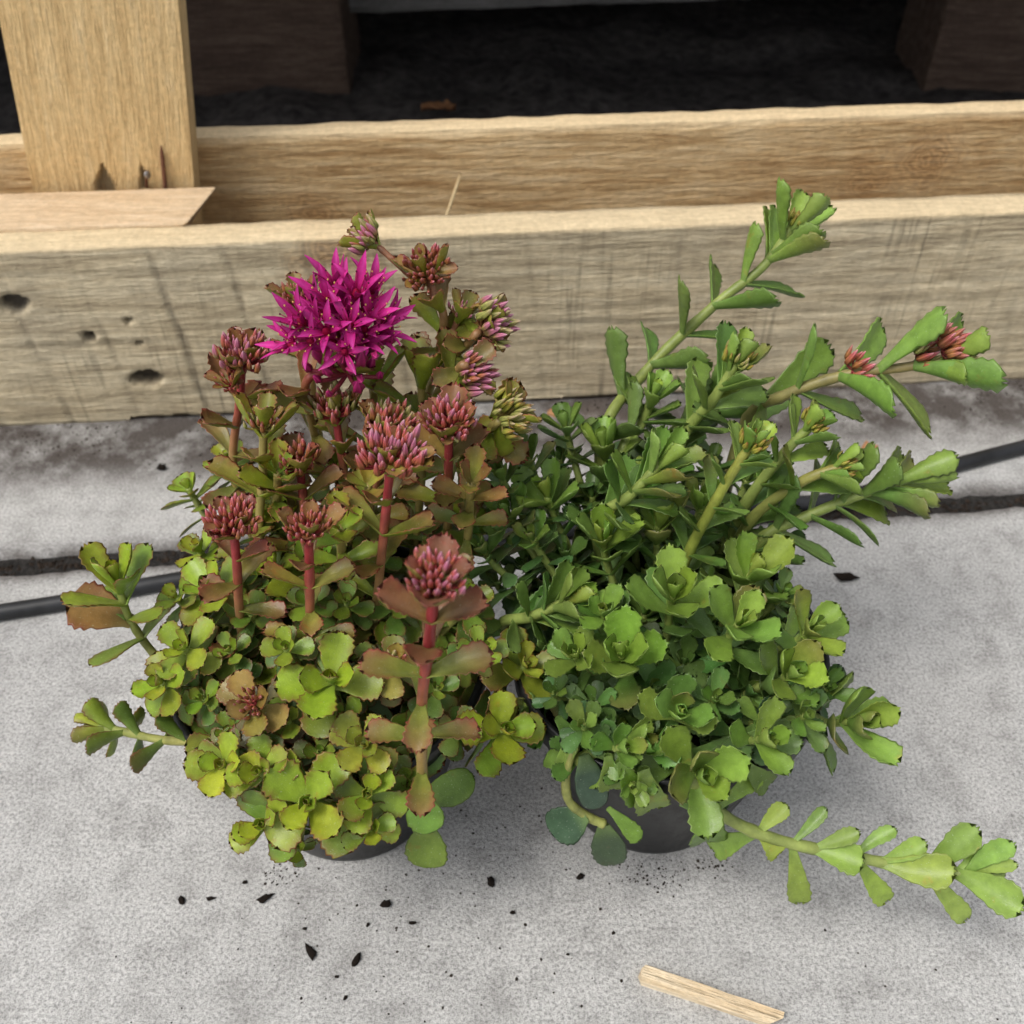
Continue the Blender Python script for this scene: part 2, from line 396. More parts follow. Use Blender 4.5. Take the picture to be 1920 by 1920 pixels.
# ---- spacer block with the mitred end, bridging the two boards
P0 = bpos(-0.40, FT-0.002); xr_b, xr_f = -0.149, -0.170
prof = []
V = []; F = []
zt, zb = 0.1105, 0.075
tf, tb = atZ(352, 417, zt), atZ(408, 349, zt)
for z in (zb, zt):
    under = 0.03 if z == zb else 0.0
    for P_ in (bpos(-0.42, FT-0.001, z), Vector((tf.x-under, tf.y, z)), Vector((tb.x-under, tb.y, z)), Vector((-0.42-0.03, boardY(-0.42)+(tb.y-boardY(tb.x)), z))):
        V.append(P_)
F = [(3, 2, 1, 0), (4, 5, 6, 7), (0, 1, 5, 4), (1, 2, 6, 5), (2, 3, 7, 6), (3, 0, 4, 7)]
blk = mesh_obj('spacer_block', V, F, M_WPALE, smooth=False)
tag(blk, 'pale pine block with slanted end wedged between boards under the upright', 'block')
bv = blk.modifiers.new('bevel', 'BEVEL'); bv.width = 0.0012; bv.segments = 2
# ---- upright post with screw and nail
post_c = bpos(-0.2005, S_OFF-0.0105, 0.1095)
post = empty('upright_post', post_c); post.rotation_euler = (0, math.radians(7.5), YAW)
tag(post, 'honey coloured pine upright standing on the pale spacer block', 'post')
def post_disp(p):
    r = Vector(p); dark = 0
    if abs(abs(p.x)-0.041) < 1e-6: r.x -= math.copysign(0.0008, p.x)
    r += mnoise.noise_vector(p*Vector((60, 60, 12)))*0.0003
    if p.y < -0.0099:
        for (hx, hz, ww, hh) in ((-0.004, 0.0, 0.0055, 0.012), (0.0155, 0.004, 0.0022, 0.011)):
            q = abs(p.x-hx)/max(1e-5, ww*(1-max(0, p.z-.054-hz)/hh)) if 0 <= p.z-.05-hz and p.z-.054-hz < hh else 9
            if q < 1.2 and p.z < .054+hz+hh: a = sst(1.2, 0.6, q); r.y += 0.002*a; dark = max(dark, 0.75*a)
    return r, dark
board('plank', (0.082, 0.020, 0.27), (60, 4, 150), M_WHONEY, (0, 0, -0.054), disp=post_disp, parent=post, smooth=False)
# rusty threaded screw standing against the face
path = [Vector((0.0262, -0.0118, -0.002+0.0275*i/60)) for i in range(61)]
rad = [0.00105+0.00035*math.sin(i*1.9) if i < 50 else 0.0010*(61-i)/12+0.0002 for i in range(61)]
Vt, Ft = tube_data(path, rad, 10); mesh_obj('screw', Vt, Ft, M_RUST, post)
pn = crom([(0.0165, -0.0098, 0.001), (0.0172, -0.0118, 0.006), (0.0182, -0.0135, 0.010)], 6)
Vt, Ft = tube_data(pn, [0.0007]*len(pn), 8); nail = mesh_obj('nail', Vt, Ft, M_RUST, post)
Vt, Ft = lathe([(0.0, 0.0), (0.0019, 0.0), (0.0021, 0.0003), (0.0018, 0.0006), (0.0, 0.0007)], 20)
qq = Vector((0.75, -0.5, 0.25)).to_track_quat('Z', 'Y')
hd = mesh_obj('nail_head', [qq @ Vector(v)+pn[-1] for v in Vt], Ft, M_STEEL, nail)
# ---- dark hollow behind the boards
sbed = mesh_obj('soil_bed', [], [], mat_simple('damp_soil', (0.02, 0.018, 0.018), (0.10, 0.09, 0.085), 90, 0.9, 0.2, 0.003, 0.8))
Vv = []; Ff = []; nxx, nyy = 110, 60
for i in range(nxx+1):
    for j in range(nyy+1):
        x = -0.9+1.8*i/nxx; y = 0.56+(j/nyy)*0.8
        Vv.append((x, y, 0.012+0.010*fbm(Vector((x*14, y*14, 0)), 4)+0.003*fbm(Vector((x*90, y*90, 4)), 2)))
for i in range(nxx):
    for j in range(nyy): a = i*(nyy+1)+j; Ff.append((a, a+nyy+1, a+nyy+2, a+1))
sbed.data.from_pydata(Vv, [], Ff); sbed.data.polygons.foreach_set('use_smooth', [True]*len(Ff))
tag(sbed, 'dark damp soil in the hollow behind the boards', 'soil', kind='structure')
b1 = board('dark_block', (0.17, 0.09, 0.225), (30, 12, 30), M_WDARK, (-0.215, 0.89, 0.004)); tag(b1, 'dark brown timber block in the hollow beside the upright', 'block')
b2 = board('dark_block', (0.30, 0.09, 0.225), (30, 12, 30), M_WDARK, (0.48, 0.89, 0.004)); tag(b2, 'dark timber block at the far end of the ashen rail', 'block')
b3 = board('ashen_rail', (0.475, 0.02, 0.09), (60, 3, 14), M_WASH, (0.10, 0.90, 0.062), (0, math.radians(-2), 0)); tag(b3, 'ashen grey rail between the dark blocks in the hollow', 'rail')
bk = board('back_light_blocker', (2.0, 0.03, 0.26), (60, 2, 12), M_WDARK, (0, 1.30, 0.0)); tag(bk, 'unseen dark board added to block light at the back of the hollow', 'board')  # out-of-view board, added so the hollow stays dark
shade_deck = empty('shade_deck', (0, 0.68, 0.225)); tag(shade_deck, 'unseen dark planks added over the hollow to keep light out', 'shade_deck')  # unseen plank roof, put in to shade the hollow below
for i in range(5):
    board('plank', (2.0, 0.128, 0.022), (60, 4, 2), M_WDARK, (0, 0.03+i*0.131, 0.0), parent=shade_deck)
# ---- black drip tube
tp = [atZ(px, py, 0.0036) for px, py in ((-420, 1195), (-150, 1172), (0, 1148), (150, 1124), (300, 1093))]
tp += [Vector((-0.09, 0.344, 0.0036)), Vector((0.0, 0.358, 0.0036)), Vector((0.11, 0.379, 0.0036))]
tp += [atZ(px, py, 0.0036) for px, py in ((1560, 938), (1740, 886), (1920, 838), (2200, 770))]
pth = crom(tp, 10); Vt, Ft = tube_data(pth, [0.0038]*len(pth), 16)
tag(mesh_obj('drip_tube', Vt, Ft, M_TUBE), 'thin black plastic drip tube lying across the paving behind the pots', 'tube')
# ---- slips of wood and litter
def splinter(name, a, b, wdt, hgt, mat, label, cat, n=14, ragged=0.25, roll=0.0, mitre=0.0, taper=0.0):
    a, b = Vector(a), Vector(b); X = (b-a).normalized(); L = (b-a).length
    Zu = Vector((0, 0, 1)); Y = Zu.cross(X).normalized(); Z = X.cross(Y)
    V = []; F = []
    sec = [(-1, -1), (-0.2, -1.0), (1, -1), (1.02, 0.5), (0.9, 1), (0.15, 0.86), (-0.3, 1.05), (-0.85, 0.95), (-1, 0.3)]
    m = len(sec); off = random.random()*50
    for i in range(n+1):
        for kk, (sy, sz) in enumerate(sec):
            s = i/n
            e = 0
            if i == 0: e = -ragged*wdt*abs(mnoise.noise(Vector((kk*1.7, off, 1))))*2
            if i == n: e = ragged*wdt*(mnoise.noise(Vector((kk*1.7, off, 5)))*2) + mitre*sy*wdt
            jj = mnoise.noise(Vector((s*6, kk*0.9, off)))*0.10
            V.append(Vector((L*s+e, wdt/2*sy*(1+jj)*(1+taper*(s-.5)), hgt/2*(sz+1)*(1+jj))))
    for i in range(n):
        for kk in range(m):
            k2 = (kk+1) % m; F.append((i*m+kk, i*m+k2, (i+1)*m+k2, (i+1)*m+kk))
    F.append(tuple(range(m))[::-1]); F.append(tuple(n*m+kk for kk in range(m)))
    o = mesh_obj(name, V, F, mat, None, False)
    o.matrix_world = Matrix.Translation(a) @ Matrix((X, Y, Z)).transposed().to_4x4()
    return tag(o, label, cat)
splinter('wood_stick', atZ(1206, 1832), atZ(1452, 1915), 0.0056, 0.0042, M_STICK, 'pale split pine stick lying on bare slab in front of the pots', 'stick', mitre=0.2, taper=-.15, ragged=.5)
splinter('wood_chip', atZ(1575, 925), atZ(1632, 842), 0.0075, 0.004, M_BARK, 'orange brown wood chip beside the drip tube and leafy shoot tip', 'wood chip', n=6)
splinter('wood_sliver', atZ(1030, 775), atZ(1185, 825), 0.004, 0.002, M_BARK, 'thin tan wood sliver on the slab behind the green plant', 'sliver', n=8)
c1 = atY(836, 408, boardY(-0.03)+0.020); c2 = atY(864, 326, boardY(-0.03)+S_OFF-0.002)
pth = crom([c1, c1.lerp(c2, 0.5), c2], 5); Vt, Ft = tube_data(pth, [0.0006, 0.0008, 0.0009]+[0.0009]*(len(pth)-5)+[0.0007, 0.0004], 6)
tag(mesh_obj('straw', Vt, Ft, M_STRAW), 'thin pale straw leaning against the tan board', 'straw')
dl = []; dlf = []
dc = atZ(822, 208, 0.022)
for i in range(9):
    for j in range(5):
        s, t = i/8-0.5, j/4-0.5
        dl.append(dc+Vector((s*0.026, t*0.012*(1-1.6*abs(s)), 0.004*mnoise.noise(Vector((s*6, t*6, 3)))+0.012*t*t+0.002)))
for i in range(8):
    for j in range(4): a = i*5+j; dlf.append((a, a+5, a+6, a+1))
o = mesh_obj('dry_leaf', dl, dlf, M_DRY); so = o.modifiers.new('s', 'SOLIDIFY'); so.thickness = 0.0008
tag(o, 'curled brown dry leaf on the dark soil behind the tan board', 'leaf')

# crumbs
def crumb_mesh(name, seed, el):
    V = []; F = []; nu, nv = 10, 6
    for i in range(nv+1):
        for j in range(nu):
            th = math.pi*i/nv; ph = 2*math.pi*j/nu
            d = Vector((math.sin(th)*math.cos(ph), math.sin(th)*math.sin(ph), math.cos(th)))
            r = 1+0.5*mnoise.noise(d*1.7+Vector((seed*5, 0, 0)))+0.35*mnoise.noise(d*4.5+Vector((seed*9, 2, 0)))
            V.append((d.x*r*el, d.y*r*0.62, (d.z*r*0.62)+0.50))
    for i in range(nv):
        for j in range(nu):
            j2 = (j+1) % nu; F.append((i*nu+j, (i+1)*nu+j, (i+1)*nu+j2, i*nu+j2))
    me = bpy.data.meshes.new(name); me.from_pydata(V, [], F); me.polygons.foreach_set('use_smooth', [True]*len(F)); me.materials.append(M_SOIL); me.update(); return me
CM = [crumb_mesh('soil_crumb', s, e) for s, e in ((1, 0.85), (2, 1.25), (3, 0.95), (4, 1.5))]
for (px, py, s, m, rz) in ((725, 1697, 15, 0, 0.3), (920, 1655, 15, 0, 1.9), (583, 1786, 13, 3, 2.2), (668, 1802, 13, 1, 1.1), (342, 1690, 12, 2, 2.0), (498, 1686, 12, 3, 0.5),
                           (1088, 1646, 11, 2, 0.4), (962, 1712, 8, 0, 0.2), (773, 1731, 7, 1, 0.0), (572, 1742, 6, 0, 0.1), (648, 1872, 7, 2, 0.9), (396, 1686, 7, 3, 0.1),
                           (1585, 1086, 17, 3, -0.1), (305, 880, 13, 0, 0.3), (460, 1655, 7, 0, 0.4), (632, 1832, 6, 0, 0.0), (690, 1735, 6, 2, 1.0), (1065, 1790, 5, 0, 0.2)):
    P = atZ(px, py, 0.0); o = bpy.data.objects.new('soil_crumb', CM[m]); COL.objects.link(o)
    sc = s*.78*mpp(P); o.location = P; o.scale = (sc, sc, sc); o.rotation_euler = (0, 0, rz)
    lb = {1585: 'thin black debris sliver on the slab beside the green plant', 305: 'dark crumb on the far slab between weathered board and joint'}.get(px, 'small black soil crumb on the near slab in front of the pots')
    tag(o, lb, 'soil crumb', 'soil crumbs scattered on the paving')
# fine grit: under the pots, along the board foot and in the joint
gv = []; gf = []
def grit(P, r):
    b = len(gv); q = [(1, 0, 0), (0.3, 0.9, 0), (-0.8, 0.6, 0), (-0.8, -0.5, 0), (0.3, -0.9, 0), (0.1, 0.1, 1.0)]
    a = random.random()*6.28
    for (x, y, z) in q:
        k = r*(0.6+0.8*random.random()); gv.append((P[0]+k*(x*math.cos(a)-y*math.sin(a)), P[1]+k*(x*math.sin(a)+y*math.cos(a)), P[2]-0.0002+k*z*0.8))
    gf.extend([(b+i, b+(i+1) % 5, b+5) for i in range(5)])
for _ in range(1300):
    x = random.uniform(-0.36, 0.38); d = abs(random.gauss(0, 0.018))+0.0005
    if fbm(Vector((x*17, d*30, 2)), 3) < -0.12: continue
    grit((x, boardY(x)-d, 0.0), random.uniform(0.0003, 0.0011))
for _ in range(900):
    x = random.uniform(-0.36, 0.36); grit((x, jointY(x)+random.gauss(0, 0.0022), -0.0033), random.uniform(0.0006, 0.0022))
for (cx, cy, sg, n) in ((-0.055, 0.178, 0.02, 50), (0.052, 0.187, 0.007, 170), (-0.088, 0.186, 0.004, 60), (0.075, 0.190, 0.005, 50), (-0.06, 0.14, 0.05, 120), (0.0, 0.2, 0.02, 90), (0.03, 0.12, 0.08, 120)):
    for _ in range(n):
        grit((random.gauss(cx, sg), random.gauss(cy, sg*0.5), 0.0), random.uniform(0.0002, 0.0008))
tag(mesh_obj('soil_grit', gv, gf, M_SOIL, smooth=False), 'fine dark soil grit scattered on the paving', 'soil', kind='stuff')

# ================================================================== POTS
PL = Vector((-0.063, 0.226, 0.0)); PR = Vector((0.0544, 0.229, 0.0)); RIM = 0.085
def pot(P, label):
    root = empty('plant_pot', P); tag(root, label, 'pot', 'black nursery pots')
    V, F = lathe([(0.0, 0.0015), (0.031, 0.0015), (0.0325, 0.0), (0.0345, 0.0006), (0.0352, 0.003), (0.0365, 0.010), (0.0505, 0.0715), (0.0512, 0.073), (0.0505, 0.0745), (0.048, 0.070), (0.034, 0.008), (0, 0.008)])
    mesh_obj('wall', V, F, M_POT, root)
    V, F = lathe([(0.0500, 0.0700), (0.0533, 0.0705), (0.0540, 0.0715), (0.0550, 0.0838), (0.0546, 0.0849), (0.0532, 0.0850), (0.0524, 0.0840), (0.0510, 0.0712), (0.0500, 0.0700)])
    mesh_obj('rim', V, F, M_POT, root)
    V = [(0, 0, 0.072)]; F = []; nr, ns = 14, 40
    for i in range(1, nr+1):
        for k in range(ns):
            r = 0.0512*i/nr; a = 2*math.pi*k/ns
            V.append((r*math.cos(a), r*math.sin(a), 0.0725+0.004*fbm(Vector((r*60*math.cos(a)+P.x*50, r*60*math.sin(a), 1)), 3)))
    for k in range(ns): F.append((0, 1+k, 1+(k+1) % ns))
    for i in range(nr-1):
        for k in range(ns):
            k2 = (k+1) % ns; F.append((1+i*ns+k, 1+(i+1)*ns+k, 1+(i+1)*ns+k2, 1+i*ns+k2))
    mesh_obj('soil', V, F, M_SOIL, root)
    return root
pot(PL, 'black plastic pot holding the sedum with the magenta bloom')
pot(PR, 'black plastic pot holding the green sedum with the trailing runner')

# ================================================================== SEDUM PARTS
# ---- leaf: obovate, fleshy, toothed at the tip
RS = np.array([0, .10, .22, .34, .45, .54, .62, .69, .76, .82, .88, .935, .975, 1.0])
TC = np.array([-1, -.87, -.5, 0, .5, .87, 1.0])
W_OB = np.interp(RS, [0, .1, .22, .34, .45, .54, .62, .69, .76, .82, .88, .935, .975, 1.0], [.30, .34, .47, .64, .79, .89, .96, 1.0, 1.0, .96, .87, .70, .47, .20])
W_CU = np.interp(RS, [0, .1, .3, .5, .7, .80, .88, .935, .975, 1.0], [.34, .37, .54, .76, .96, 1.0, .96, .83, .62, .34])
W_RD = np.array([.34, .48, .70, .86, .95, 1.0, 1.0, .98, .93, .86, .75, .59, .40, .18])
W_MX = .45*W_OB+.55*W_CU
NR, NCOL = len(RS), len(TC)
def leaf_topology():
    F = []
    top = lambda i, j: i*NCOL+j
    nb = NR*NCOL
    def bot(i, j):
        if j == 0 or j == NCOL-1 or i == NR-1: return top(i, j)
        return nb + i*(NCOL-2) + (j-1)
    for i in range(NR-1):
        for j in range(NCOL-1):
            F.append((top(i, j), top(i+1, j), top(i+1, j+1), top(i, j+1)))
            F.append((bot(i, j), bot(i, j+1), bot(i+1, j+1), bot(i+1, j)))
    return F
LEAF_F = leaf_topology()
def lin(c): return np.array(c, dtype=float)
def leaf_verts(base, X, Z, L, ratio, prof, bend, cup, tooth, thick, cols, seed):
    """base Vector; X along, Z adaxial; returns (n,3) verts and (n,4) colours. cols=(body, edge, edge_amt, basecol, tipcol, tip_amt)"""
    r = np.random.default_rng(seed)
    W = prof*(L*ratio/2)
    rows = np.arange(NR)
    tt = np.where(rows % 2 == 0, 1.0, -1.0)*tooth*np.clip((RS-0.42)/0.12, 0, 1)
    Wl = W*(1+tt+r.normal(0, .02, NR)); Wr = W*(1+tt+r.normal(0, .02, NR))
    s = RS[:, None]*np.ones((1, NCOL))
    s[-1, :] += np.array([-.05, -.005, .0, .015, .0, -.005, -.05])
    s[-1, 1::2] += tooth*0.45; s[-1, 2:5:2] -= tooth*0.25; s[-2, :] += np.array([-.01, 0, 0, 0, 0, 0, -.01])
    asym = r.normal(0, .05)
    y = np.where(TC[None, :] < 0, TC[None, :]*Wl[:, None], TC[None, :]*Wr[:, None])
    wv = 0.05*L*r.normal(0, 1)*np.sin(RS*3)[:, None]
    y = y + wv*0.6 + asym*W[:, None]*0
    # length bend
    ang = bend*RS**1.3
    ds = np.diff(RS, prepend=0)*L
    xc = np.cumsum(np.cos(ang)*ds); zc = np.cumsum(np.sin(ang)*ds)
    xe = xc[:, None] + (s-RS[:, None])*L*np.cos(ang)[:, None]
    ze = zc[:, None] + (s-RS[:, None])*L*np.sin(ang)[:, None]
    nxv, nzv = -np.sin(ang)[:, None], np.cos(ang)[:, None]
    up = cup*(TC[None, :]**2)*W[:, None] - 0.06*W[:, None]*np.exp(-(TC[None, :]/.3)**2)
    up = up + 0.05*W[:, None]*r.normal(0, 1, (NR, 1))*TC[None, :]*np.clip(RS-.4, 0, 1)[:, None] + 0.09*W[:, None]*r.normal(0, 1)*TC[None, :]
    th = thick*L*np.sqrt(np.clip(1-TC[None, :]**2, 0, 1))*np.interp(RS, [0, .2, .8, .97, 1], [1.0, .9, .85, .45, .0])[:, None]
    hT, hB = up+th*0.5, up-th*0.6
    def cat(h):
        return np.stack([xe+nxv*h, y, ze+nzv*h], -1)
    T = cat(hT).reshape(-1, 3); B = cat(hB)[:, 1:-1].reshape(-1, 3)
    lv = np.concatenate([T, B])
    Xn = np.array(X.normalized()); Zn = np.array((Z - X.normalized()*Z.dot(X.normalized())).normalized()); Yn = np.cross(Zn, Xn)
    V = np.array(base)[None] + lv[:, :1]*Xn + lv[:, 1:2]*Yn + lv[:, 2:3]*Zn
    body, edge, ea, bc, tc, ta, und = cols
    S = RS[:, None, None]; Tm = np.abs(TC)[None, :, None]
    vv = 1+0.13*r.normal(0, 1)
    hue = np.array([1+.10*r.normal(), 1.0, 1+.12*r.normal()])
    C = np.ones((NR, NCOL, 1))*body*vv*hue
    if r.random() < .07: tc = lin((.22, .13, .05)); ta = max(ta, .55)
    C = C + (bc-C)*np.clip(1-S/0.35, 0, 1)*0.6
    C = C + (tc-C)*np.clip((S-0.35)/0.65, 0, 1)*ta
    em = ((Tm > 0.95)+.45*(Tm > .8)*(Tm < .95)*(S > .55))*np.clip((S-.2)/.25, 0, 1)*ea
    em = np.maximum(em, (S > 0.985)*ea*np.ones_like(Tm))
    em = em*np.clip(1.0+0.35*r.normal(0, 1, (NR, NCOL, 1)), 0.15, 1.2).clip(0, 1)
    C = C + (edge-C)*em
    Cb = C[:, 1:-1]*0.9 + 0.1*lin((.30, .36, .16))*1.0
    if und is not None: Cb = Cb*.25+und*.75 + (tc-und)*np.clip((S-.6)/.4, 0, 1)*ta*.6
    CC = np.concatenate([C.reshape(-1, 3), Cb.reshape(-1, 3)])
    CC = np.clip(CC, 0.002, 0.9)
    return V, np.concatenate([CC, np.ones((len(CC), 1))], 1)

# palettes (linear albedo)
GREENS = {
 'L': dict(young=(.345, .435, .034), mid=(.215, .310, .030), old=(.105, .178, .034), edge=(.190, .034, .026), ea=.95, bron=(.290, .105, .068), base=(.22, .30, .07), ratio=.74, prof=W_OB, tooth=.07),
 'R': dict(young=(.275, .415, .064), mid=(.160, .280, .048), old=(.080, .165, .048), edge=(.085, .050, .040), ea=.28, bron=(.150, .085, .055), base=(.20, .30, .08), ratio=.54, prof=W_MX, tooth=.062),
}
for g in GREENS.values():
    for kk in ('young', 'mid', 'old', 'edge', 'bron', 'base'): g[kk] = lin(g[kk])
def leaf_cols(pal, age, bronze=0.0, ea=None, tip=0.0, rim=None):
    g = GREENS[pal]
    body = g['young']+(g['mid']-g['young'])*min(1, age*2) if age < .5 else g['mid']+(g['old']-g['mid'])*(age*2-1)
    body = body + (g['bron']-body)*bronze
    under = (g['young']*.75+g['mid']*.25)*(1-.25*bronze) if tip > 0 else None
    return (body, g['edge'] if rim is None else lin(rim), g['ea'] if ea is None else ea, g['base']*(1-.5*bronze)+lin((.22, .10, .05))*.5*bronze, lin((.29, .070, .062)), tip, under)

class Plant:
    def __init__(s, name, P, label, pal, cat):
        s.root = empty(name, P); tag(s.root, label, cat); s.P = P; s.pal = pal
        s.leaves = []; s.buds = []; s.nseed = 1000*ord(pal)
    def seed(s): s.nseed += 1; return s.nseed
    def stem(s, pts, r0, r1, c0, c1, cut=False, nseg=9, cexp=1.0):
        path = crom([Vector(p)-s.P for p in pts], nseg)
        n = len(path); so_ = random.random()*40
        rr = [(r0+(r1-r0)*(i/(n-1)))*(1+.10*mnoise.noise(Vector((i*.55, so_, 1)))+(.12 if i % 7 == 3 else 0)) for i in range(n)]
        V, F = tube_data(path, rr, 9)
        cc = []
        for i in range(n):
            t = sst(.18*cexp, .18*cexp+.5, i/(n-1)) if cexp > 1 else i/(n-1); c = lin(c0)*(1-t)+lin(c1)*t
            m_ = 1+.22*mnoise.noise(Vector((i*.4, so_, 5)))-(.18 if i % 7 == 3 else 0)
            for k in range(9): cc.append((*(c*m_*(0.9+0.2*random.random())), 1))
        o = mesh_obj('stem', V, F, M_STEM, s.root, True, {'Col': ('FLOAT_COLOR', cc)})
        T, N = frames(path)
        acc = [0.0]
        for i in range(1, n): acc.append(acc[-1]+(path[i]-path[i-1]).length)
        return dict(o=o, path=path, T=T, N=N, acc=acc, L=acc[-1], rr=rr)
    def at(s, st, d):
        d = max(0, min(st['L'], d)); acc = st['acc']
        i = int(np.searchsorted(acc, d)); i = min(max(1, i), len(acc)-1)
        f = (d-acc[i-1])/max(1e-9, acc[i]-acc[i-1])
        t = st['T'][i]; n = VIEW - t*VIEW.dot(t)
        n = n.normalized() if n.length > .25 else st['N'][i]
        return st['path'][i-1].lerp(st['path'][i], f), t, n, st['rr'][i]
    def leaf(s, st, base, X, Z, L, cols, ratio=None, bend=0.0, cup=.25, thick=.062, weight=1.0, tooth=None, prof=None):
        g = GREENS[s.pal]
        V, C = leaf_verts(base, X, Z, L, (ratio or g['ratio'])*random.uniform(.93, 1.07), g['prof'] if prof is None else prof, bend, cup, g['tooth'] if tooth is None else tooth, thick, cols, s.seed())
        ctr = Vector(V.mean(0))+s.P; rel = CAM_H-ctr.z
        dist2 = ctr.y**2+ctr.x**2+rel**2
        s.leaves.append((weight*L*L/dist2, st['o'], V, C))
    def pair(s, st, d, az, L, theta, cols, bend=0.0, both=True, jit=1.0, **kw):
        p, t, n, r = s.at(st, d); b = t.cross(n)
        for sgn in ((0, math.pi) if both is True else ((0,) if both == 1 else (math.pi,))):
            a = az+sgn+random.gauss(0, .12*jit); th = theta+random.gauss(0, .09*jit)
            rd = n*math.cos(a)+b*math.sin(a)
            X = t*math.cos(th)+rd*math.sin(th); Z = t*math.sin(th)-rd*math.cos(th)
            s.leaf(st, p+rd*r*0.4, X, Z, L*random.uniform(.9, 1.08), cols, bend=bend+random.gauss(0, .12*jit), **kw)
    def rosette(s, st, L, az0=None, elong=1.0, pairs=7, bronze=0.0, open_=1.0, weight=1.0, age0=0.0, d_end=None, tail=2, tail_sp=.8, ea=None, lmin=0, **lk):
        az = random.random()*6.28 if az0 is None else az0
        ls = [.24, .42, .70, .92, 1.0, 1.0, .97] if s.pal == 'L' else [.30, .52, .80, 1.0, 1.0, .95, .9]; th = [14, 30, 50, 64, 74, 82, 88]; sp = [0, .03, .08, .17, .32, .52, .8]
        D = st['L'] if d_end is None else d_end
        for k in range(lmin, pairs):
            age = min(1, age0+[.0, .0, .05, .15, .32, .55, .8][k])
            s.pair(st, D-sp[k]*L*elong-0.0002, az+k*math.pi/2, L*ls[k], math.radians(th[k]*open_), leaf_cols(s.pal, age, bronze*(1-.5*k/7), ea), bend=([.5, .5, .35, .1, -.1, -.25, -.4] if s.pal == 'L' else [.5, .45, .3, .15, .05, -.15, -.3])[k], cup=([.7, .6, .45, .32, .25, .18, .1] if s.pal == 'L' else [.8, .7, .6, .5, .4, .3, .2])[k], weight=weight, **lk)
        d = D-sp[pairs-1]*L*elong
        for k in range(tail):
            d -= L*tail_sp*elong*.6
            if d < st['L']*.15: break
            s.pair(st, d, az+(pairs+k)*math.pi/2, L*random.uniform(.85, 1.05), math.radians(86*open_), leaf_cols(s.pal, .85, bronze*.3, ea), bend=-.4, cup=.1, weight=weight*.6, **lk)
    def flush(s, bud_cap=300, leaf_cap=300):
        s.leaves.sort(key=lambda q: -q[0])
        for (wt, par, V, C) in s.leaves[:leaf_cap]:
            mesh_obj('leaf', V, LEAF_F, M_LEAF, par, True, {'Col': ('FLOAT_COLOR', C)})
        rest = s.leaves[leaf_cap:]
        if rest:
            nV = len(rest[0][2]); LF = np.array(LEAF_F)
            V = np.concatenate([q[2] for q in rest]); C = np.concatenate([q[3] for q in rest])
            F = np.concatenate([LF+i*nV for i in range(len(rest))]).tolist()
            o = mesh_obj('foliage', V, F, M_LEAF, s.root, True, {'Col': ('FLOAT_COLOR', C)}); o['kind'] = 'stuff'
        s.buds.sort(key=lambda q: -q[0])
        for (wt, par, me, mw) in s.buds[:bud_cap]:
            o = bpy.data.objects.new('bud', me); COL.objects.link(o); o.parent = par; o.matrix_local = mw
        rest = s.buds[bud_cap:]
        if rest:
            V = []; F = []; C = []
            for (wt, par, me, mw) in rest:
                b = len(V); V += [mw @ v.co for v in me.vertices]; F += [tuple(b+i for i in p.vertices) for p in me.polygons]
                cc = np.empty(len(me.vertices)*4, dtype=np.float32); me.attributes['Col'].data.foreach_get('color', cc); C.append(cc.reshape(-1, 4))
            o = mesh_obj('small_buds', V, F, M_BUD, s.root, True, {'Col': ('FLOAT_COLOR', np.concatenate(C))}); o['kind'] = 'stuff'
        print(s.root.name, 'leaves', len(s.leaves), 'buds', len(s.buds))

# ---- buds
def bud_mesh(cols, fat, seed):
    r = np.random.default_rng(seed); ns = 10
    prof = [(0.0, .0), (.08, .0), (.15, .08), (.185, .24), (.18, .40), (.150, .58), (.105, .76), (.055, .90), (.02, .98), (.0, 1.0)]
    V = []; C = []; F = []
    for i, (rad, z) in enumerate(prof):
        c = np.array([np.interp(z, [q[0] for q in cols], [q[1][k] for q in cols]) for k in range(3)])
        for k in range(ns):
            a = 2*math.pi*k/ns; rr = rad*fat*(1.2 if k % 2 == 0 else 0.84)
            V.append((rr*math.cos(a), rr*math.sin(a), z))
            m = (1.12 if k % 2 == 0 else .66)*(1+.06*r.normal()); C.append((*np.clip(c*m, 0, 1), 1))
    for i in range(len(prof)-1):
        for k in range(ns):
            k2 = (k+1) % ns; F.append((i*ns+k, i*ns+k2, (i+1)*ns+k2, (i+1)*ns+k))
    me = bpy.data.meshes.new('bud'); me.from_pydata(V, [], F); me.polygons.foreach_set('use_smooth', [True]*len(F))
    at = me.attributes.new('Col', 'FLOAT_COLOR', 'POINT'); at.data.foreach_set('color', np.array(C, dtype=np.float32).ravel())
    me.materials.append(M_BUD); me.update(); return me
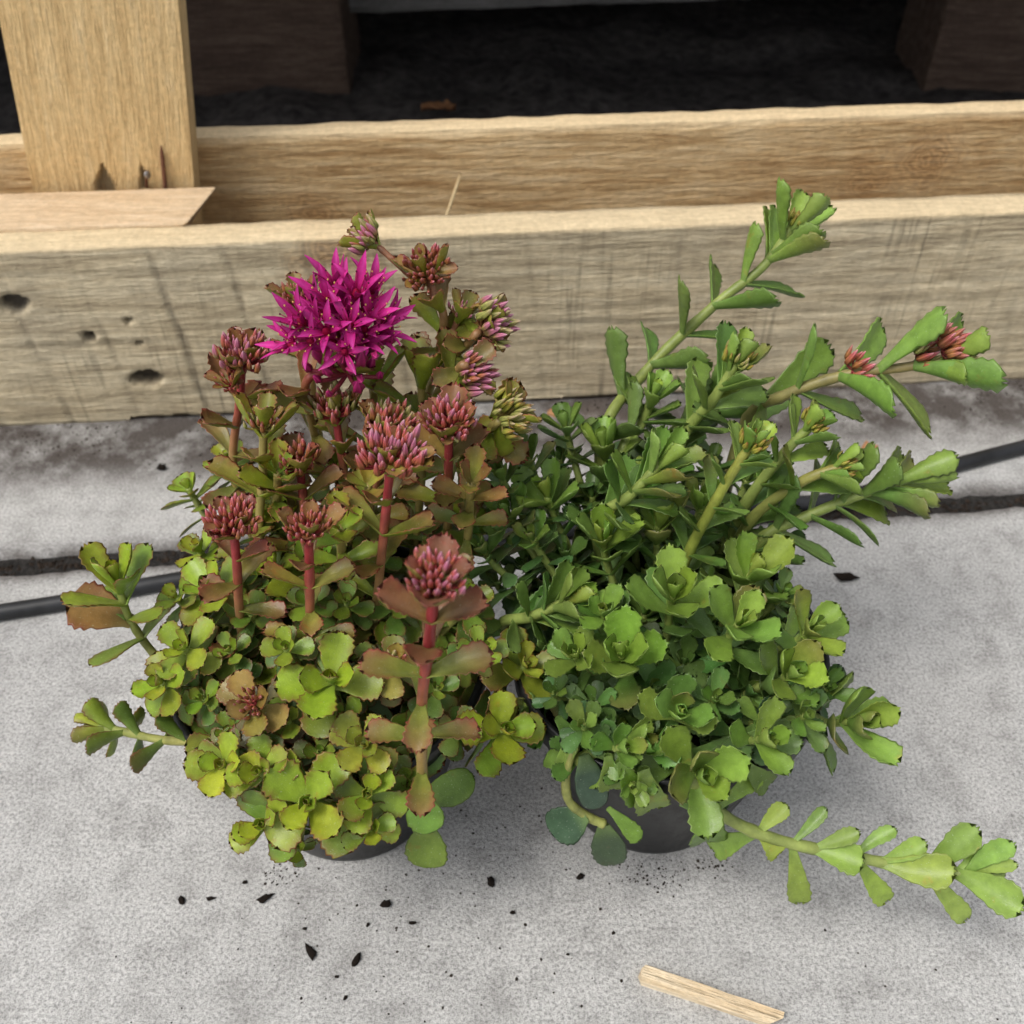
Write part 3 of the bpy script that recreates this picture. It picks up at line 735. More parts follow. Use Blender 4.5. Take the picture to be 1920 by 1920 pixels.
BUDS = {
 'red':   [bud_mesh([(0, (.17, .04, .025)), (.3, (.44, .16, .07)), (.6, (.54, .12, .10)), (.82, (.64, .16, .20)), (1, (.80, .40, .46))], f, i) for i, f in enumerate((.82, .95, .72))],
 'rust':  [bud_mesh([(0, (.14, .05, .02)), (.4, (.40, .17, .055)), (.7, (.44, .13, .08)), (1, (.58, .24, .26))], f, i+5) for i, f in enumerate((.88, 1.0, .78))],
 'pink':  [bud_mesh([(0, (.28, .22, .07)), (.3, (.36, .24, .09)), (.45, (.50, .16, .22)), (.8, (.60, .20, .34)), (1, (.72, .42, .50))], f, i+9) for i, f in enumerate((.9, 1.0, .8))],
 'lime':  [bud_mesh([(0, (.20, .22, .05)), (.5, (.36, .36, .10)), (.8, (.44, .36, .16)), (1, (.58, .40, .30))], f, i+14) for i, f in enumerate((1.0, 1.1, .85))],
 'yell':  [bud_mesh([(0, (.22, .26, .04)), (.5, (.40, .38, .06)), (.85, (.40, .26, .06)), (1, (.28, .09, .05))], f, i+19) for i, f in enumerate((.9, 1.0, .8))],
 'mag':   [bud_mesh([(0, (.20, .03, .05)), (.3, (.40, .02, .12)), (1, (.55, .03, .22))], f, i+24) for i, f in enumerate((1.5, 1.3, 1.4))],
}
def basis(axis):
    a = axis.normalized(); ref = Vector((0, 0, 1)) if abs(a.z) < .9 else Vector((1, 0, 0))
    x = ref.cross(a).normalized(); return x, a.cross(x), a
def head(pl, pos, axis, R, kinds, n, blen, dome=.45, stalkcol=(.30, .06, .05), weight=1.0):
    """flat-topped cluster: thin branching stalks (the part) with buds (sub-parts)"""
    x, y, a = basis(axis); c = pos-pl.P; V = []; F = []; C = []
    base = c - a*R*.75
    o = None; recs = []
    ga = 2.399963
    tips = []
    for i in range(n):
        rr = math.sqrt((i+.5)/n)*R*.92; ph = i*ga+random.gauss(0, .18); q = rr/R
        p = c + x*(rr*math.cos(ph)) + y*(rr*math.sin(ph)) - a*(dome*R*q*q) + a*random.gauss(0, R*.10)
        d = (a + (x*math.cos(ph)+y*math.sin(ph))*(.42*q) + Vector((random.gauss(0, .10), random.gauss(0, .10), random.gauss(0, .10)))).normalized()
        ln = blen*random.uniform(.62, 1.15)
        tips.append((p, d, ln, ph, q))
    nb = 6
    for (p, d, ln, ph, q) in tips:
        b0 = p-d*ln*.5; mid = base.lerp(b0, .55)+a*(-R*.05)
        pts = crom([base, mid, b0], 3); v, f = tube_data(pts, [R*.055]*len(pts), 5, False)
        bb = len(V); V += v; F += [tuple(bb+i for i in g) for g in f]
        C += [(*(lin(stalkcol)*random.uniform(.8, 1.15)), 1)]*len(v)
    o = mesh_obj('flower_head', V, F, M_STEM, pl.root, True, {'Col': ('FLOAT_COLOR', C)})
    P = pos; dist2 = P.y**2+P.x**2+(CAM_H-P.z)**2
    for (p, d, ln, ph, q) in tips:
        me = random.choice(BUDS[random.choice(kinds)])
        qd = d.to_track_quat('Z', 'Y') @ Matrix.Rotation(random.random()*6.28, 3, 'Z').to_quaternion()
        mw = Matrix.Translation(p-d*ln*.55) @ qd.to_matrix().to_4x4() @ Matrix.Diagonal((ln, ln, ln, 1))
        pl.buds.append((weight*ln*ln/dist2*(.7+.3*(d.dot(VIEW)+1)), o, me, mw))
    return o

# ---- star flower
def flower(pl, pos, axis, L, opening, shade=1.0, nst=8):
    x, y, a = basis(axis); c = pos-pl.P
    col = lin((.56, .012, .215))*shade; col2 = lin((.70, .10, .50))*shade; cb = lin((.40, .010, .07))*shade
    Vc, Fc = lathe([(0, 0), (.10*L, .02*L), (.12*L, .10*L), (.05*L, .24*L), (.0, .30*L)], 10)
    m3 = Matrix((x, y, a)).transposed()
    o = mesh_obj('flower', [c+m3 @ Vector(v) for v in Vc], Fc, M_PETAL, pl.root, True, {'Col': ('FLOAT_COLOR', [(*(cb*.9), 1)]*len(Vc))})
    ph0 = random.random()*6.28
    ss = np.array([0, .15, .32, .5, .68, .84, .94, 1.0]); ww = np.array([.45, .62, .88, 1.0, .86, .5, .22, .02])*L*.112
    tcs = np.array([-1, -.45, 0, .45, 1.0])
    for k in range(5):
        ph = ph0+k*2*math.pi/5+random.gauss(0, .08); th = opening+random.gauss(0, .12)
        rd = x*math.cos(ph)+y*math.sin(ph); tg = a.cross(rd)
        V = []; C = []; F = []
        LL = L*random.uniform(.9, 1.08); p = c+rd*L*.05; bend = random.gauss(.25, .2); prev = 0
        for i, s in enumerate(ss):
            ang = th+bend*s*s
            X = a*math.cos(ang)+rd*math.sin(ang); N = a*math.sin(ang)-rd*math.cos(ang)
            p = p+X*LL*(s-prev); prev = s
            for t in tcs:
                V.append(p+tg*(t*ww[i])+N*(abs(t)**1.5*ww[i]*.38))
                cc = cb+(col-cb)*min(1, s/.3); cc = cc+(col2-cc)*(.55*(1-abs(t))+.15)*max(0, s-.1)
                C.append((*np.clip(cc*random.uniform(.93, 1.07), 0, 1), 1))
        for i in range(len(ss)-1):
            for j in range(4): q = i*5+j; F.append((q, q+5, q+6, q+1))
        n0 = len(V)
        for i in range(n0):                                   # give the petal thickness
            V.append(V[i]-a*L*.018); C.append(C[i])
        F += [tuple(n0+q for q in f[::-1]) for f in F[:]]
        mesh_obj('petal', V, F, M_PETAL, o, True, {'Col': ('FLOAT_COLOR', C)})
    V = []; F = []; C = []
    for k in range(nst):
        ph = ph0+k*2*math.pi/nst+.3; rd = x*math.cos(ph)+y*math.sin(ph)
        d = (a+rd*(.22+.75*math.sin(opening)*.6)).normalized(); b0 = c+rd*L*.06; b1 = b0+d*L*random.uniform(.5, .62)
        v, f = tube_data([b0, b0.lerp(b1, .5), b1], [L*.012]*3, 5); bb = len(V); V += v; F += [tuple(bb+i for i in g) for g in f]; C += [(.42, .02, .12, 1)]*len(v)
        an = lin((.75, .52, .16)) if random.random() < .6 else lin((.16, .01, .06))
        v, f = lathe([(0, -.03*L), (.021*L, -.01*L), (.021*L, .015*L), (0, .035*L)], 6); bb = len(V); V += [b1+Vector(q) for q in v]; F += [tuple(bb+i for i in g) for g in f]; C += [(*an, 1)]*len(v)
    mesh_obj('stamens', V, F, M_PETAL, o, True, {'Col': ('FLOAT_COLOR', C)})['kind'] = 'stuff'
    return o

# ---- canopy helpers
def canopy_hit(px, py, P, rx=.078, ry=.078, rz=.052, zc=.070, default=.095):
    u, f, d = ray(px, py); D = Vector((u, f, -d)); O = Vector((0, 0, CAM_H)); Cn = Vector((P.x, P.y+.004, zc))
    S = Vector((1/rx, 1/ry, 1/rz)); o = (O-Cn)*S; dd = D*S
    A = dd.dot(dd); B = 2*o.dot(dd); Cc = o.dot(o)-1; disc = B*B-4*A*Cc
    if disc < 0: return atZ(px, py, default)
    t = (-B-math.sqrt(disc))/(2*A); return O+D*t
def out_axis(T, P, up=1.0, view=.25):
    r = Vector((T.x-P.x, T.y-P.y, 0)); 
    return (Vector((0, 0, up)) + r*9.0 + VIEW*view).normalized()
def soil_pt(T, P, k=.45):
    v = Vector((T.x-P.x, T.y-P.y, 0)); 
    if v.length > .07: v = v*(.07/v.length)
    v = v*k*1.3; return Vector((P.x+v.x, P.y+v.y, .071))

TAN = (.30, .24, .075); REDS = (.310, .040, .048); GST = (.24, .30, .075); BRN = (.26, .115, .06)

# ================================================================== LEFT SEDUM (magenta)
L_ = Plant('flowering_sedum', PL+Vector((0, 0, .071)), 'stonecrop plant with magenta bloom, red bud clusters and red edged leaves', 'L', 'plant')
def ros(pl, P, px, py, r, z=None, az=None, axis=None, **kw):
    lo = .86 if kw.get('age0', 0) >= .4 else 1.0
    T = canopy_hit(px, py, P, .078*lo, .078*lo, .052*lo) if z is None else atZ(px, py, z-(.008 if lo < 1 else 0))
    ax = axis or out_axis(T, P)
    B = soil_pt(T, P); L = r*mpp(T)*((1.20 if pl.pal == 'L' else 1.19) if kw.get('age0', 0) < .3 else .95)
    st = pl.stem([B, B.lerp(T, .55)-ax*.004+Vector((0, 0, .004)), T-ax*L*.6, T], .0016, .0011, TAN if pl.pal == 'L' else GST, GST)
    pl.rosette(st, L, az, **kw); return st
for (px, py, r, kw) in (
    (352, 915, 48, dict(z=.115, elong=1.4)), (372, 1030, 52, dict(z=.108)), (392, 1100, 72, {}), (345, 1215, 56, {}), (302, 1280, 58, {}),
    (512, 1062, 68, dict(z=.112)), (620, 1275, 88, {}), (430, 1220, 50, dict(age0=.45)), (537, 1215, 42, dict(age0=.2)), (470, 1150, 55, dict(age0=.5)),
    (418, 1432, 64, {}), (487, 1447, 60, {}), (578, 1502, 92, {}), (493, 1545, 62, {}), (680, 1395, 60, dict(bronze=.25)), (690, 1488, 62, {}), (692, 1553, 46, {}),
    (945, 1368, 74, {}), (985, 1248, 66, dict(bronze=.2)), (905, 1215, 55, dict(age0=.35)), (645, 1345, 62, dict(age0=.5)), (600, 1410, 60, dict(age0=.5)),
    (555, 1590, 40, dict(age0=.4)), (640, 1545, 55, dict(age0=.4)), (740, 1130, 60, dict(age0=.6)), (650, 1130, 55, dict(age0=.55)), (860, 1370, 55, dict(age0=.6)),
    (820, 1290, 55, dict(age0=.7)), (330, 1120, 50, dict(age0=.3)), (760, 1470, 60, dict(age0=.6)), (540, 1350, 60, dict(age0=.5)), (700, 1250, 55, dict(age0=.6)),
    (380, 1310, 48, dict(age0=.4)), (450, 1090, 48, dict(age0=.4)), (580, 1130, 55, dict(age0=.5)), (880, 1130, 66, dict(age0=.39)), (880, 985, 64, dict(age0=.39, z=.118)), (430, 1370, 45, dict(age0=.55)),
    (605, 1050, 56, dict(age0=.1, z=.118)), (700, 1035, 55, dict(age0=.3, z=.116)), (545, 955, 52, dict(age0=.1, z=.122)), (500, 960, 48, dict(age0=.15, z=.12)), (640, 880, 50, dict(age0=.2, z=.128)), (425, 860, 44, dict(age0=.1, z=.12)), (660, 930, 50, dict(age0=.6)), (800, 1000, 55, dict(age0=.7)), (460, 940, 50, dict(age0=.4))):
    kk = dict(kw); z = kk.pop('z', None)
    wt = 1.0 if kk.get('age0', 0) < .3 else .8
    ros(L_, PL, px, py, r, z, weight=wt, **kk)
# side shoots
def shoot(pl, pts, L, r0=.0017, r1=.0012, c0=TAN, c1=GST, az=None, nodes=None, **kw):
    st = pl.stem(pts, r0, r1, c0, c1); pl.rosette(st, L, az, **kw); return st
s = shoot(L_, [soil_pt(atZ(300, 1230, .085), PL, .5), atZ(330, 1262, .086), atZ(285, 1222, .092), atZ(243, 1160, .106), atZ(218, 1085, .122)], .0195, elong=1.6, open_=.68, pairs=7, tail=1, tail_sp=1.3, ratio=.54, prof=W_CU)
p, t, n, r = L_.at(s, s['L']*.72)
L_.leaf(s, p, (atZ(165, 1180, .098)-atZ(285, 1215, .090)), Vector((0, -.3, 1)), .0205, leaf_cols('L', .4, .75), bend=.1)
s = shoot(L_, [soil_pt(atZ(390, 1380, .085), PL, .5), atZ(395, 1385, .085), atZ(310, 1388, .078), atZ(215, 1368, .072), atZ(180, 1362, .071)], .0130, elong=1.8, open_=.72, pairs=7, tail=3, tail_sp=.8, ratio=.56, prof=W_CU)
# short reddish budded rosettes
for (px, py, r, br, kind) in ((472, 1318, 80, .75, 'rust'), (738, 1245, 62, .5, 'lime')):
    T = canopy_hit(px, py, PL); T.z += .006; T = atY(px, py, T.y); ax = out_axis(T, PL, 1, .5); B = soil_pt(T, PL); L = r*mpp(T)
    st = L_.stem([B, B.lerp(T, .6), T-ax*.006, T], .0017, .0014, TAN, REDS if br > .6 else TAN)
    L_.rosette(st, L, 0.5, bronze=br, elong=1.5, lmin=2, pairs=7, age0=.15)
    head(L_, T+ax*L*.28, ax, L*.42, [kind, 'rust'], 16, .0042)
# flowering stems: (head px, head Y, base px, base z, head radius px, kinds, bronze, extra mid px offset, nbuds)
def fstem(pl, hpx, hY, bpx, bz, r, kinds, bronze, nb, axis=None, nodes=3, mid=None, leafL=72, c_hi=REDS, c_lo=TAN, blen=None, rad=.0017, az=None, sub=None, dome=.22, first=.25, branch=False):
    H = atY(hpx[0], hpx[1], hY); Bp = atZ(bpx[0], bpx[1], bz); P = pl.P
    B = soil_pt(Bp, P, .6); k = mpp(H); R = r*k
    ax = axis or (H-Bp).normalized()*.9+VIEW*.18
    ax = ax.normalized()
    pts = [Bp] if branch else [B, Bp]
    if mid: pts.append(atY(mid[0], mid[1], mid[2]))
    neck = H-ax*R*.75
    pts += [Bp.lerp(neck, .72) if not mid else pts[-1].lerp(neck, .6), neck]
    st = pl.stem(pts, rad*.98, rad*.76, c_lo, c_hi, cexp=1.3)
    L = leafL*k; az = math.pi/2*(random.random() < .5) + random.gauss(0, .2)+(az or 0)*.3
    d = st['L']-R*.12; gap = R*first*2.2
    for i in range(nodes+2):
        ll = 1.12*L*[.72, 1.0, 1.05, 1.1, 1.05, 1.0][min(i, 5)]
        th = math.radians([38, 44, 50, 56, 64, 72][min(i, 5)])
        pl.pair(st, d, az+i*math.pi/2, ll, th, leaf_cols(pl.pal, [.13, .18, .28, .38, .5, .6][min(i, 5)]+random.uniform(-.12, .12), min(1, max(0, bronze*[1.1, 1.05, .95, .8, .6, .4][min(i, 5)]+random.uniform(-.25, .15))), None, tip=.15+.45*bronze, rim=(.30, .045, .045)), bend=[.15, .05, -.1, -.2, -.3, -.4][min(i, 5)], cup=.60, weight=1.15, ratio=.52, tooth=.10, prof=W_CU)
        d -= gap*(.3 if i == 0 else .4)+(L*(.50+.07*i) if i else L*.10)
        if d < .01: break
    if nb:                                                   # little bracts that cup the cluster
        x_, y_, a_ = basis(ax)
        for q in range(3):
            ph = q*math.pi*2/3+random.uniform(-.5, .5)+az; rd = x_*math.cos(ph)+y_*math.sin(ph); th = math.radians(random.uniform(58, 80))
            pl.leaf(st, (H-ax*R*.62)-pl.P+rd*R*.12, a_*math.cos(th)+rd*math.sin(th), a_*math.sin(th)-rd*math.cos(th), R*random.uniform(.75, 1.0), leaf_cols(pl.pal, .2, min(1, bronze*random.uniform(.5, 1.2)), None, tip=.2+.7*bronze, rim=(.24, .045, .035)), ratio=.46, bend=.25, cup=.4, weight=1.1)
        nb = int(nb*1.35)
    if nb: head(pl, H-ax*R*.2, ax, R*.86, kinds, nb, blen or R*.50, dome, stalkcol=c_hi, weight=1.1)
    return st, H, ax, k
fstem(L_, (818, 1062), .166, (788, 1490), .095, 76, ['red', 'red', 'pink'], .8, 42, nodes=6, leafL=116, mid=(790, 1330, .168), rad=.0018, az=.15)
fstem(L_, (432, 955), .222, (458, 1200), .100, 66, ['red', 'red', 'rust'], .85, 36, nodes=4, leafL=82, az=.1)
fstem(L_, (576, 972), .213, (585, 1235), .100, 56, ['red', 'rust'], .75, 34, nodes=4, leafL=85, az=.5)
fstem(L_, (735, 822), .232, (705, 1150), .105, 82, ['red', 'red', 'pink'], .6, 50, nodes=5, leafL=95, az=.2)
fstem(L_, (735, 772), .262, (690, 980), .115, 64, ['red', 'rust', 'lime'], .6, 36, nodes=3, leafL=80, az=.9)
fstem(L_, (556, 842), .255, (578, 1010), .115, 54, ['rust', 'red'], .7, 32, nodes=3, leafL=78, az=.0)
fstem(L_, (842, 772), .247, (838, 1000), .112, 66, ['red', 'red', 'pink'], .7, 38, nodes=4, leafL=90, az=.4)
fstem(L_, (622, 738), .272, (655, 960), .115, 60, ['rust', 'lime', 'red'], .6, 34, nodes=4, leafL=82, az=.1)
fstem(L_, (493, 772), .262, (490, 1040), .110, 46, ['lime', 'rust'], .35, 24, nodes=4, leafL=88, az=.6, c_hi=TAN)
fstem(L_, (455, 640), .284, (440, 900), .115, 66, ['red', 'rust', 'pink'], .7, 40, nodes=4, leafL=84, az=.0)
fstem(L_, (424, 708), .276, (452, 762), .150, 34, ['red', 'rust'], .8, 14, nodes=1, leafL=70, az=.1, rad=.0011, branch=True)
fstem(L_, (552, 536), .305, (590, 760), .135, 46, ['rust', 'red'], .6, 26, nodes=2, leafL=70)
# tall group behind
fstem(L_, (797, 495), .292, (800, 760), .130, 60, ['rust', 'rust', 'red'], .55, 36, mid=(832, 610, .290), nodes=4, leafL=74, c_hi=BRN, axis=Vector((0, -.55, .8)), az=.3)
fstem(L_, (672, 432), .306, (785, 530), .186, 42, ['pink', 'rust', 'lime'], .35, 24, nodes=2, leafL=70, c_hi=BRN, c_lo=BRN, rad=.0012, branch=True, axis=Vector((-.65, -.1, .7)), az=.7, blen=.0058)
fstem(L_, (950, 597), .286, (800, 745), .135, 62, ['pink', 'pink', 'lime'], .4, 36, mid=(882, 640, .284), nodes=2, leafL=70, c_hi=BRN, axis=Vector((.85, -.15, .45)), blen=.0066, az=.4)
fstem(L_, (868, 570), .292, (838, 655), .165, 34, ['lime', 'pink'], .3, 14, nodes=2, leafL=66, c_hi=BRN, c_lo=BRN, rad=.0012, branch=True)
fstem(L_, (912, 692), .272, (800, 790), .130, 54, ['pink', 'pink', 'rust'], .4, 26, mid=(862, 690, .272), nodes=2, leafL=72, c_hi=BRN, axis=Vector((.75, -.25, .5)), blen=.0064, az=.8)
fstem(L_, (992, 768), .262, (850, 850), .120, mid=(925, 798, .263), r=62, kinds=['lime', 'lime', 'yell'], bronze=.3, nb=36, nodes=2, leafL=86, c_hi=TAN, axis=Vector((.75, -.2, .45)), blen=.0058, dome=.6, az=.3)
fstem(L_, (790, 700), .285, (790, 900), .120, 20, ['lime'], .1, 0, nodes=5, leafL=95, c_hi=TAN, az=.9)
fstem(L_, (700, 700), .290, (700, 880), .120, 20, ['lime'], .2, 0, nodes=4, leafL=95, c_hi=TAN, az=.2)
for (hx, hy, Y, bx, by, br) in ((690, 905, .240, 690, 1040, .35), (885, 900, .238, 870, 1050, .55), (520, 880, .250, 520, 1010, .1), (870, 820, .262, 860, 960, .3), (640, 985, .228, 640, 1090, .15)):
    fstem(L_, (hx, hy), Y, (bx, by), .105, 16, [], br, 0, nodes=5, leafL=70, c_hi=TAN, az=random.random()*3)
# the bloom
kst, KH, kax, kk_ = fstem(L_, (632, 625), .276, (600, 860), .120, 95, ['mag'], .7, 0, nodes=4, leafL=88, mid=(572, 730, .278), az=.2)
FL_ = [(645, 662, .263, 54, 1.15, (0.05, -.80, .45)), (560, 600, .272, 78, .55, (-.40, -.35, .8)), (612, 560, .278, 82, .50, (-.10, -.30, .9)), (668, 545, .278, 82, .52, (.12, -.30, .9)),
       (700, 590, .275, 74, .60, (.40, -.35, .75)), (540, 645, .270, 68, .75, (-.70, -.35, .5)), (575, 640, .266, 62, .90, (-.45, -.65, .5)), (608, 618, .268, 68, .85, (-.15, -.6, .75)),
       (655, 605, .268, 68, .75, (.10, -.55, .8)), (725, 612, .277, 66, .60, (.80, -.2, .5)), (735, 595, .285, 62, .55, (.75, .1, .6)), (640, 560, .288, 80, .40, (0, -.05, 1)), (590, 570, .288, 72, .45, (-.3, 0, .95)), (695, 560, .288, 72, .45, (.35, 0, .95)), (690, 640, .270, 54, .55, (.55, -.6, .45)), (620, 640, .270, 60, .7, (-.2, -.65, .6)), (590, 605, .274, 72, .55, (-.3, -.45, .8)), (685, 615, .272, 64, .65, (.35, -.5, .7)), (640, 590, .277, 76, .5, (0, -.3, .95)), (555, 625, .274, 66, .6, (-.6, -.4, .6)), (715, 630, .274, 58, .6, (.7, -.4, .5)), (660, 635, .272, 60, .7, (.15, -.7, .6)), (630, 530, .284, 76, .4, (-.05, -.15, 1)), (700, 535, .284, 70, .42, (.3, -.1, .95)), (655, 572, .280, 66, .5, (.05, -.45, .9)), (630, 578, .281, 62, .55, (-.1, -.5, .85)), (682, 578, .280, 62, .5, (.25, -.45, .85)), (600, 590, .279, 60, .55, (-.3, -.5, .8)), (660, 600, .276, 56, .7, (.1, -.7, .6))]
for (px, py, Y, r, op, ax) in FL_:
    T = atY(px, py, Y); flower(L_, T-Vector(ax).normalized()*.003, Vector(ax), r*mpp(T)*1.06, op*.82, random.uniform(.68, 1.12))
T = atY(645, 590, .287)
head(L_, T, Vector((0, -.3, .95)), .0175, ['mag'], 26, .0075, .5, stalkcol=(.25, .03, .05))
T = atY(640, 640, .274)
head(L_, T+Vector((0, 0, -.004)), Vector((0, -.25, .95)), .0145, ['mag'], 16, .0062, .6, stalkcol=(.25, .03, .05))
for (px, py, Y, r) in ((655, 693, .262, 17), (672, 712, .262, 14), (698, 668, .264, 18)):
    T = atY(px, py, Y); head(L_, T, Vector((.1, -.75, .35)), r*mpp(T)*.5, ['mag'], 1, r*mpp(T)*2.0, .1)
# big low leaves at the front of the tall red stem
def leaf_px(pl, st, b, e, ratio, cols, nrm=None, bend=-.1, cup=.15, weight=2.0, **kw):
    bb, ee = Vector(b)-pl.P, Vector(e)-pl.P
    X = ee-bb; Z = nrm or VIEW
    pl.leaf(st, bb, X, Z, X.length, cols, ratio=ratio, bend=bend, cup=cup, weight=weight, **kw)
f0 = L_.stem([Vector((-.034, .190, .072)), atZ(782, 1470, .085), atZ(785, 1510, .080)], .0018, .0016, TAN, TAN)
leaf_px(L_, f0, atZ(775, 1488, .088), atZ(812, 1562, .078), .84, leaf_cols('L', .75, 0, .15), tooth=.02, prof=W_RD)
leaf_px(L_, f0, atZ(800, 1545, .072), atZ(808, 1630, .058), .86, leaf_cols('L', .95, 0, .1), tooth=.02, prof=W_RD)
leaf_px(L_, f0, atZ(790, 1500, .082), atZ(890, 1455, .080), .60, leaf_cols('L', .95, 0, .1), tooth=.02, prof=W_RD)
# fill below the canopy
def fill(pl, P, n, size, rmax=.052):
    for i in range(n):
        a = i*2.39996+random.gauss(0, .2); r = rmax*math.sqrt((i+.5)/n)
        T = Vector((P.x+r*math.cos(a), P.y+r*math.sin(a), .071+.024*(1-(r/rmax)**2*.7)+random.uniform(-.004, .006)))
        ax = out_axis(T, P, 1, .1); B = Vector((P.x+r*.75*math.cos(a), P.y+r*.75*math.sin(a), .071))
        st = pl.stem([B, B.lerp(T, .5), T], .0015, .0011, TAN, GST, nseg=4)
        pl.rosette(st, size*random.uniform(.8, 1.15), age0=random.uniform(.35, .75), weight=.35, elong=1.2, tail=1)
fill(L_, PL, 24, .0150)
L_.flush()

# ================================================================== RIGHT SEDUM (green)
R_ = Plant('green_sedum', PR+Vector((0, 0, .071)), 'green stonecrop plant with long leaning shoots and one trailing runner', 'R', 'plant')
for (px, py, r, kw) in (
    (1130, 1012, 84, dict(z=.118)), (1235, 975, 88, dict(z=.120)), (1318, 945, 66, dict(z=.122, age0=.1)), (1025, 930, 88, dict(z=.122, age0=.1)), (1132, 838, 76, dict(z=.125, age0=.15)),
    (1262, 1115, 102, {}), (1132, 1150, 62, dict(age0=.15)), (1165, 1228, 100, {}), (1408, 1075, 95, dict(z=.112)), (1385, 1170, 98, {}), (1520, 1180, 84, {}), (1482, 1265, 92, {}),
    (1605, 1352, 104, dict(axis=Vector((.45, -.45, .75)))), (1275, 1335, 84, {}), (1078, 1225, 66, {}), (1312, 1448, 112, dict(z=.098, axis=Vector((.1, -.62, .75)))), (1432, 1385, 80, dict(z=.107, age0=.22, axis=Vector((.25, -.45, .8)))), (1095, 1362, 60, dict(z=.104, age0=.35)), (1165, 1402, 62, dict(z=.104, age0=.12, axis=Vector((.15, -.5, .8)))), (1510, 1342, 72, dict(z=.104, age0=.35)), (1185, 1470, 60, dict(z=.088, age0=.3, axis=Vector((0, -.8, .5)))), (940, 895, 74, dict(z=.128, age0=.39)), (1060, 800, 74, dict(z=.130, age0=.35)),
    (1180, 890, 60, dict(z=.125, age0=.4)), (955, 965, 84, dict(z=.120, age0=.38)), (905, 1030, 74, dict(z=.115, age0=.39)), (1000, 1010, 70, dict(z=.118, age0=.39)), (990, 860, 74, dict(z=.128, age0=.38)), (1400, 900, 60, dict(z=.120, age0=.5)), (1060, 1040, 62, dict(age0=.6)), 
    (985, 1060, 58, dict(age0=.65)), (1050, 860, 55, dict(z=.122, age0=.5)), (1430, 1350, 74, dict(age0=.45)), (1340, 1310, 66, dict(age0=.5)),
    (1110, 1320, 60, dict(age0=.55)), (1550, 1290, 62, dict(age0=.55)), (1470, 1110, 58, dict(age0=.4)), (1040, 1300, 52, dict(age0=.6)),
    (1250, 880, 60, dict(z=.125, age0=.4)), (1330, 870, 60, dict(z=.122, age0=.45)), (1460, 1010, 55, dict(z=.105, age0=.5)), (1110, 930, 60, dict(z=.120, age0=.5)), (930, 1090, 50, dict(age0=.6))):
    kk = dict(kw); z = kk.pop('z', None)
    axx = kk.pop('axis', None)
    ros(R_, PR, px, py, r, z, axis=axx, weight=1.0 if kk.get('age0', 0) < .3 else .8, open_=random.uniform(.60, .78) if kk.get('age0', 0) < .3 else .9, elong=1.7 if kk.get('age0', 0) < .3 else 1.3, **kk)
def long_shoot(pts, Lpx, sp_px, tipL, n, kinds=None, hr=0, nb=0, r0=.0024, r1=.0015, c0=GST, c1=GST, az=.3, th=44, age=.3, tipbr=.0, ros_kw=None, ratio=None, blen=.0045, bronze=.0):
    pts = [Vector(p) for p in pts]
    st = R_.stem(pts, r0, r1, c0, c1); k = mpp(pts[-1]); L = Lpx*k
    if nb:
        _, t, _, _ = R_.at(st, st['L']); ax = (t+VIEW*.15).normalized()
        head(R_, pts[-1]+ax*hr*k*.5, ax, hr*k, kinds, nb, blen, .4, stalkcol=c1)
    rk = dict(elong=2.0, open_=.62, pairs=5, tail=0, lmin=2 if nb else 0); rk.update(ros_kw or {})
    rk.setdefault('prof', W_CU); rk.setdefault('tooth', .08); rk.setdefault('ratio', .48)
    R_.rosette(st, tipL*k, az+.4, **rk)
    d = st['L']-tipL*k*.75
    for i in range(n+4):
        R_.pair(st, d, math.pi/4+.25*(az-.5)+i*math.pi/2, 1.08*L*random.uniform(.9, 1.05), math.radians(th+i*3.0), leaf_cols('R', min(.8, age+.09*i), bronze), bend=-.12, cup=.3, weight=1.3, ratio=ratio or .46, prof=W_CU, tooth=.085)
        d -= sp_px*k*(.58+.07*i)
        if d < st['L']*.12: break
    return st
Bk = lambda px, py, z: soil_pt(atZ(px, py, z), PR, .6)
long_shoot([Bk(1130, 830, .12), atZ(1128, 825, .122), atY(1212, 695, .318), atY(1340, 572, .330), atY(1430, 500, .337), atY(1492, 415, .343)], 118, 108, 112, 6, ['yell'], 22, 12, c0=(.22, .26, .06), az=.2)
long_shoot([Bk(1400, 800, .12), atZ(1395, 800, .124), atY(1470, 742, .292), atY(1590, 702, .290), atY(1700, 688, .288), atY(1800, 668, .286)], 150, 112, 108, 5, ['rust', 'red', 'lime'], 46, 26, c0=(.24, .24, .08), c1=(.27, .20, .08), az=.6, ratio=.42, age=.15, blen=.0055)
T2 = atY(1620, 680, .289); head(R_, T2, Vector((.6, -.2, .8)), 36*mpp(T2), ['red', 'rust'], 12, .0062, .4, stalkcol=(.26, .05, .05))
T2 = atY(1800, 640, .287); head(R_, T2, Vector((.8, -.1, .5)), 44*mpp(T2), ['red', 'rust'], 20, .0066, .5, stalkcol=(.26, .05, .05))
T2 = atY(1745, 648, .289); head(R_, T2, Vector((.6, -.1, .7)), 40*mpp(T2), ['red', 'rust', 'lime'], 16, .0062, .5, stalkcol=(.26, .05, .05))
long_shoot([Bk(1270, 850, .12), atZ(1268, 850, .120), atY(1340, 745, .288), atY(1385, 675, .290)], 112, 88, 88, 4, ['yell', 'lime'], 38, 24, az=.1, bronze=.1)
long_shoot([Bk(1280, 1060, .10), atZ(1282, 1060, .105), atY(1350, 925, .248), atY(1412, 828, .250)], 92, 92, 74, 3, ['yell'], 34, 24, az=.5, r0=.0021, c0=(.25, .33, .05), c1=(.28, .28, .06))
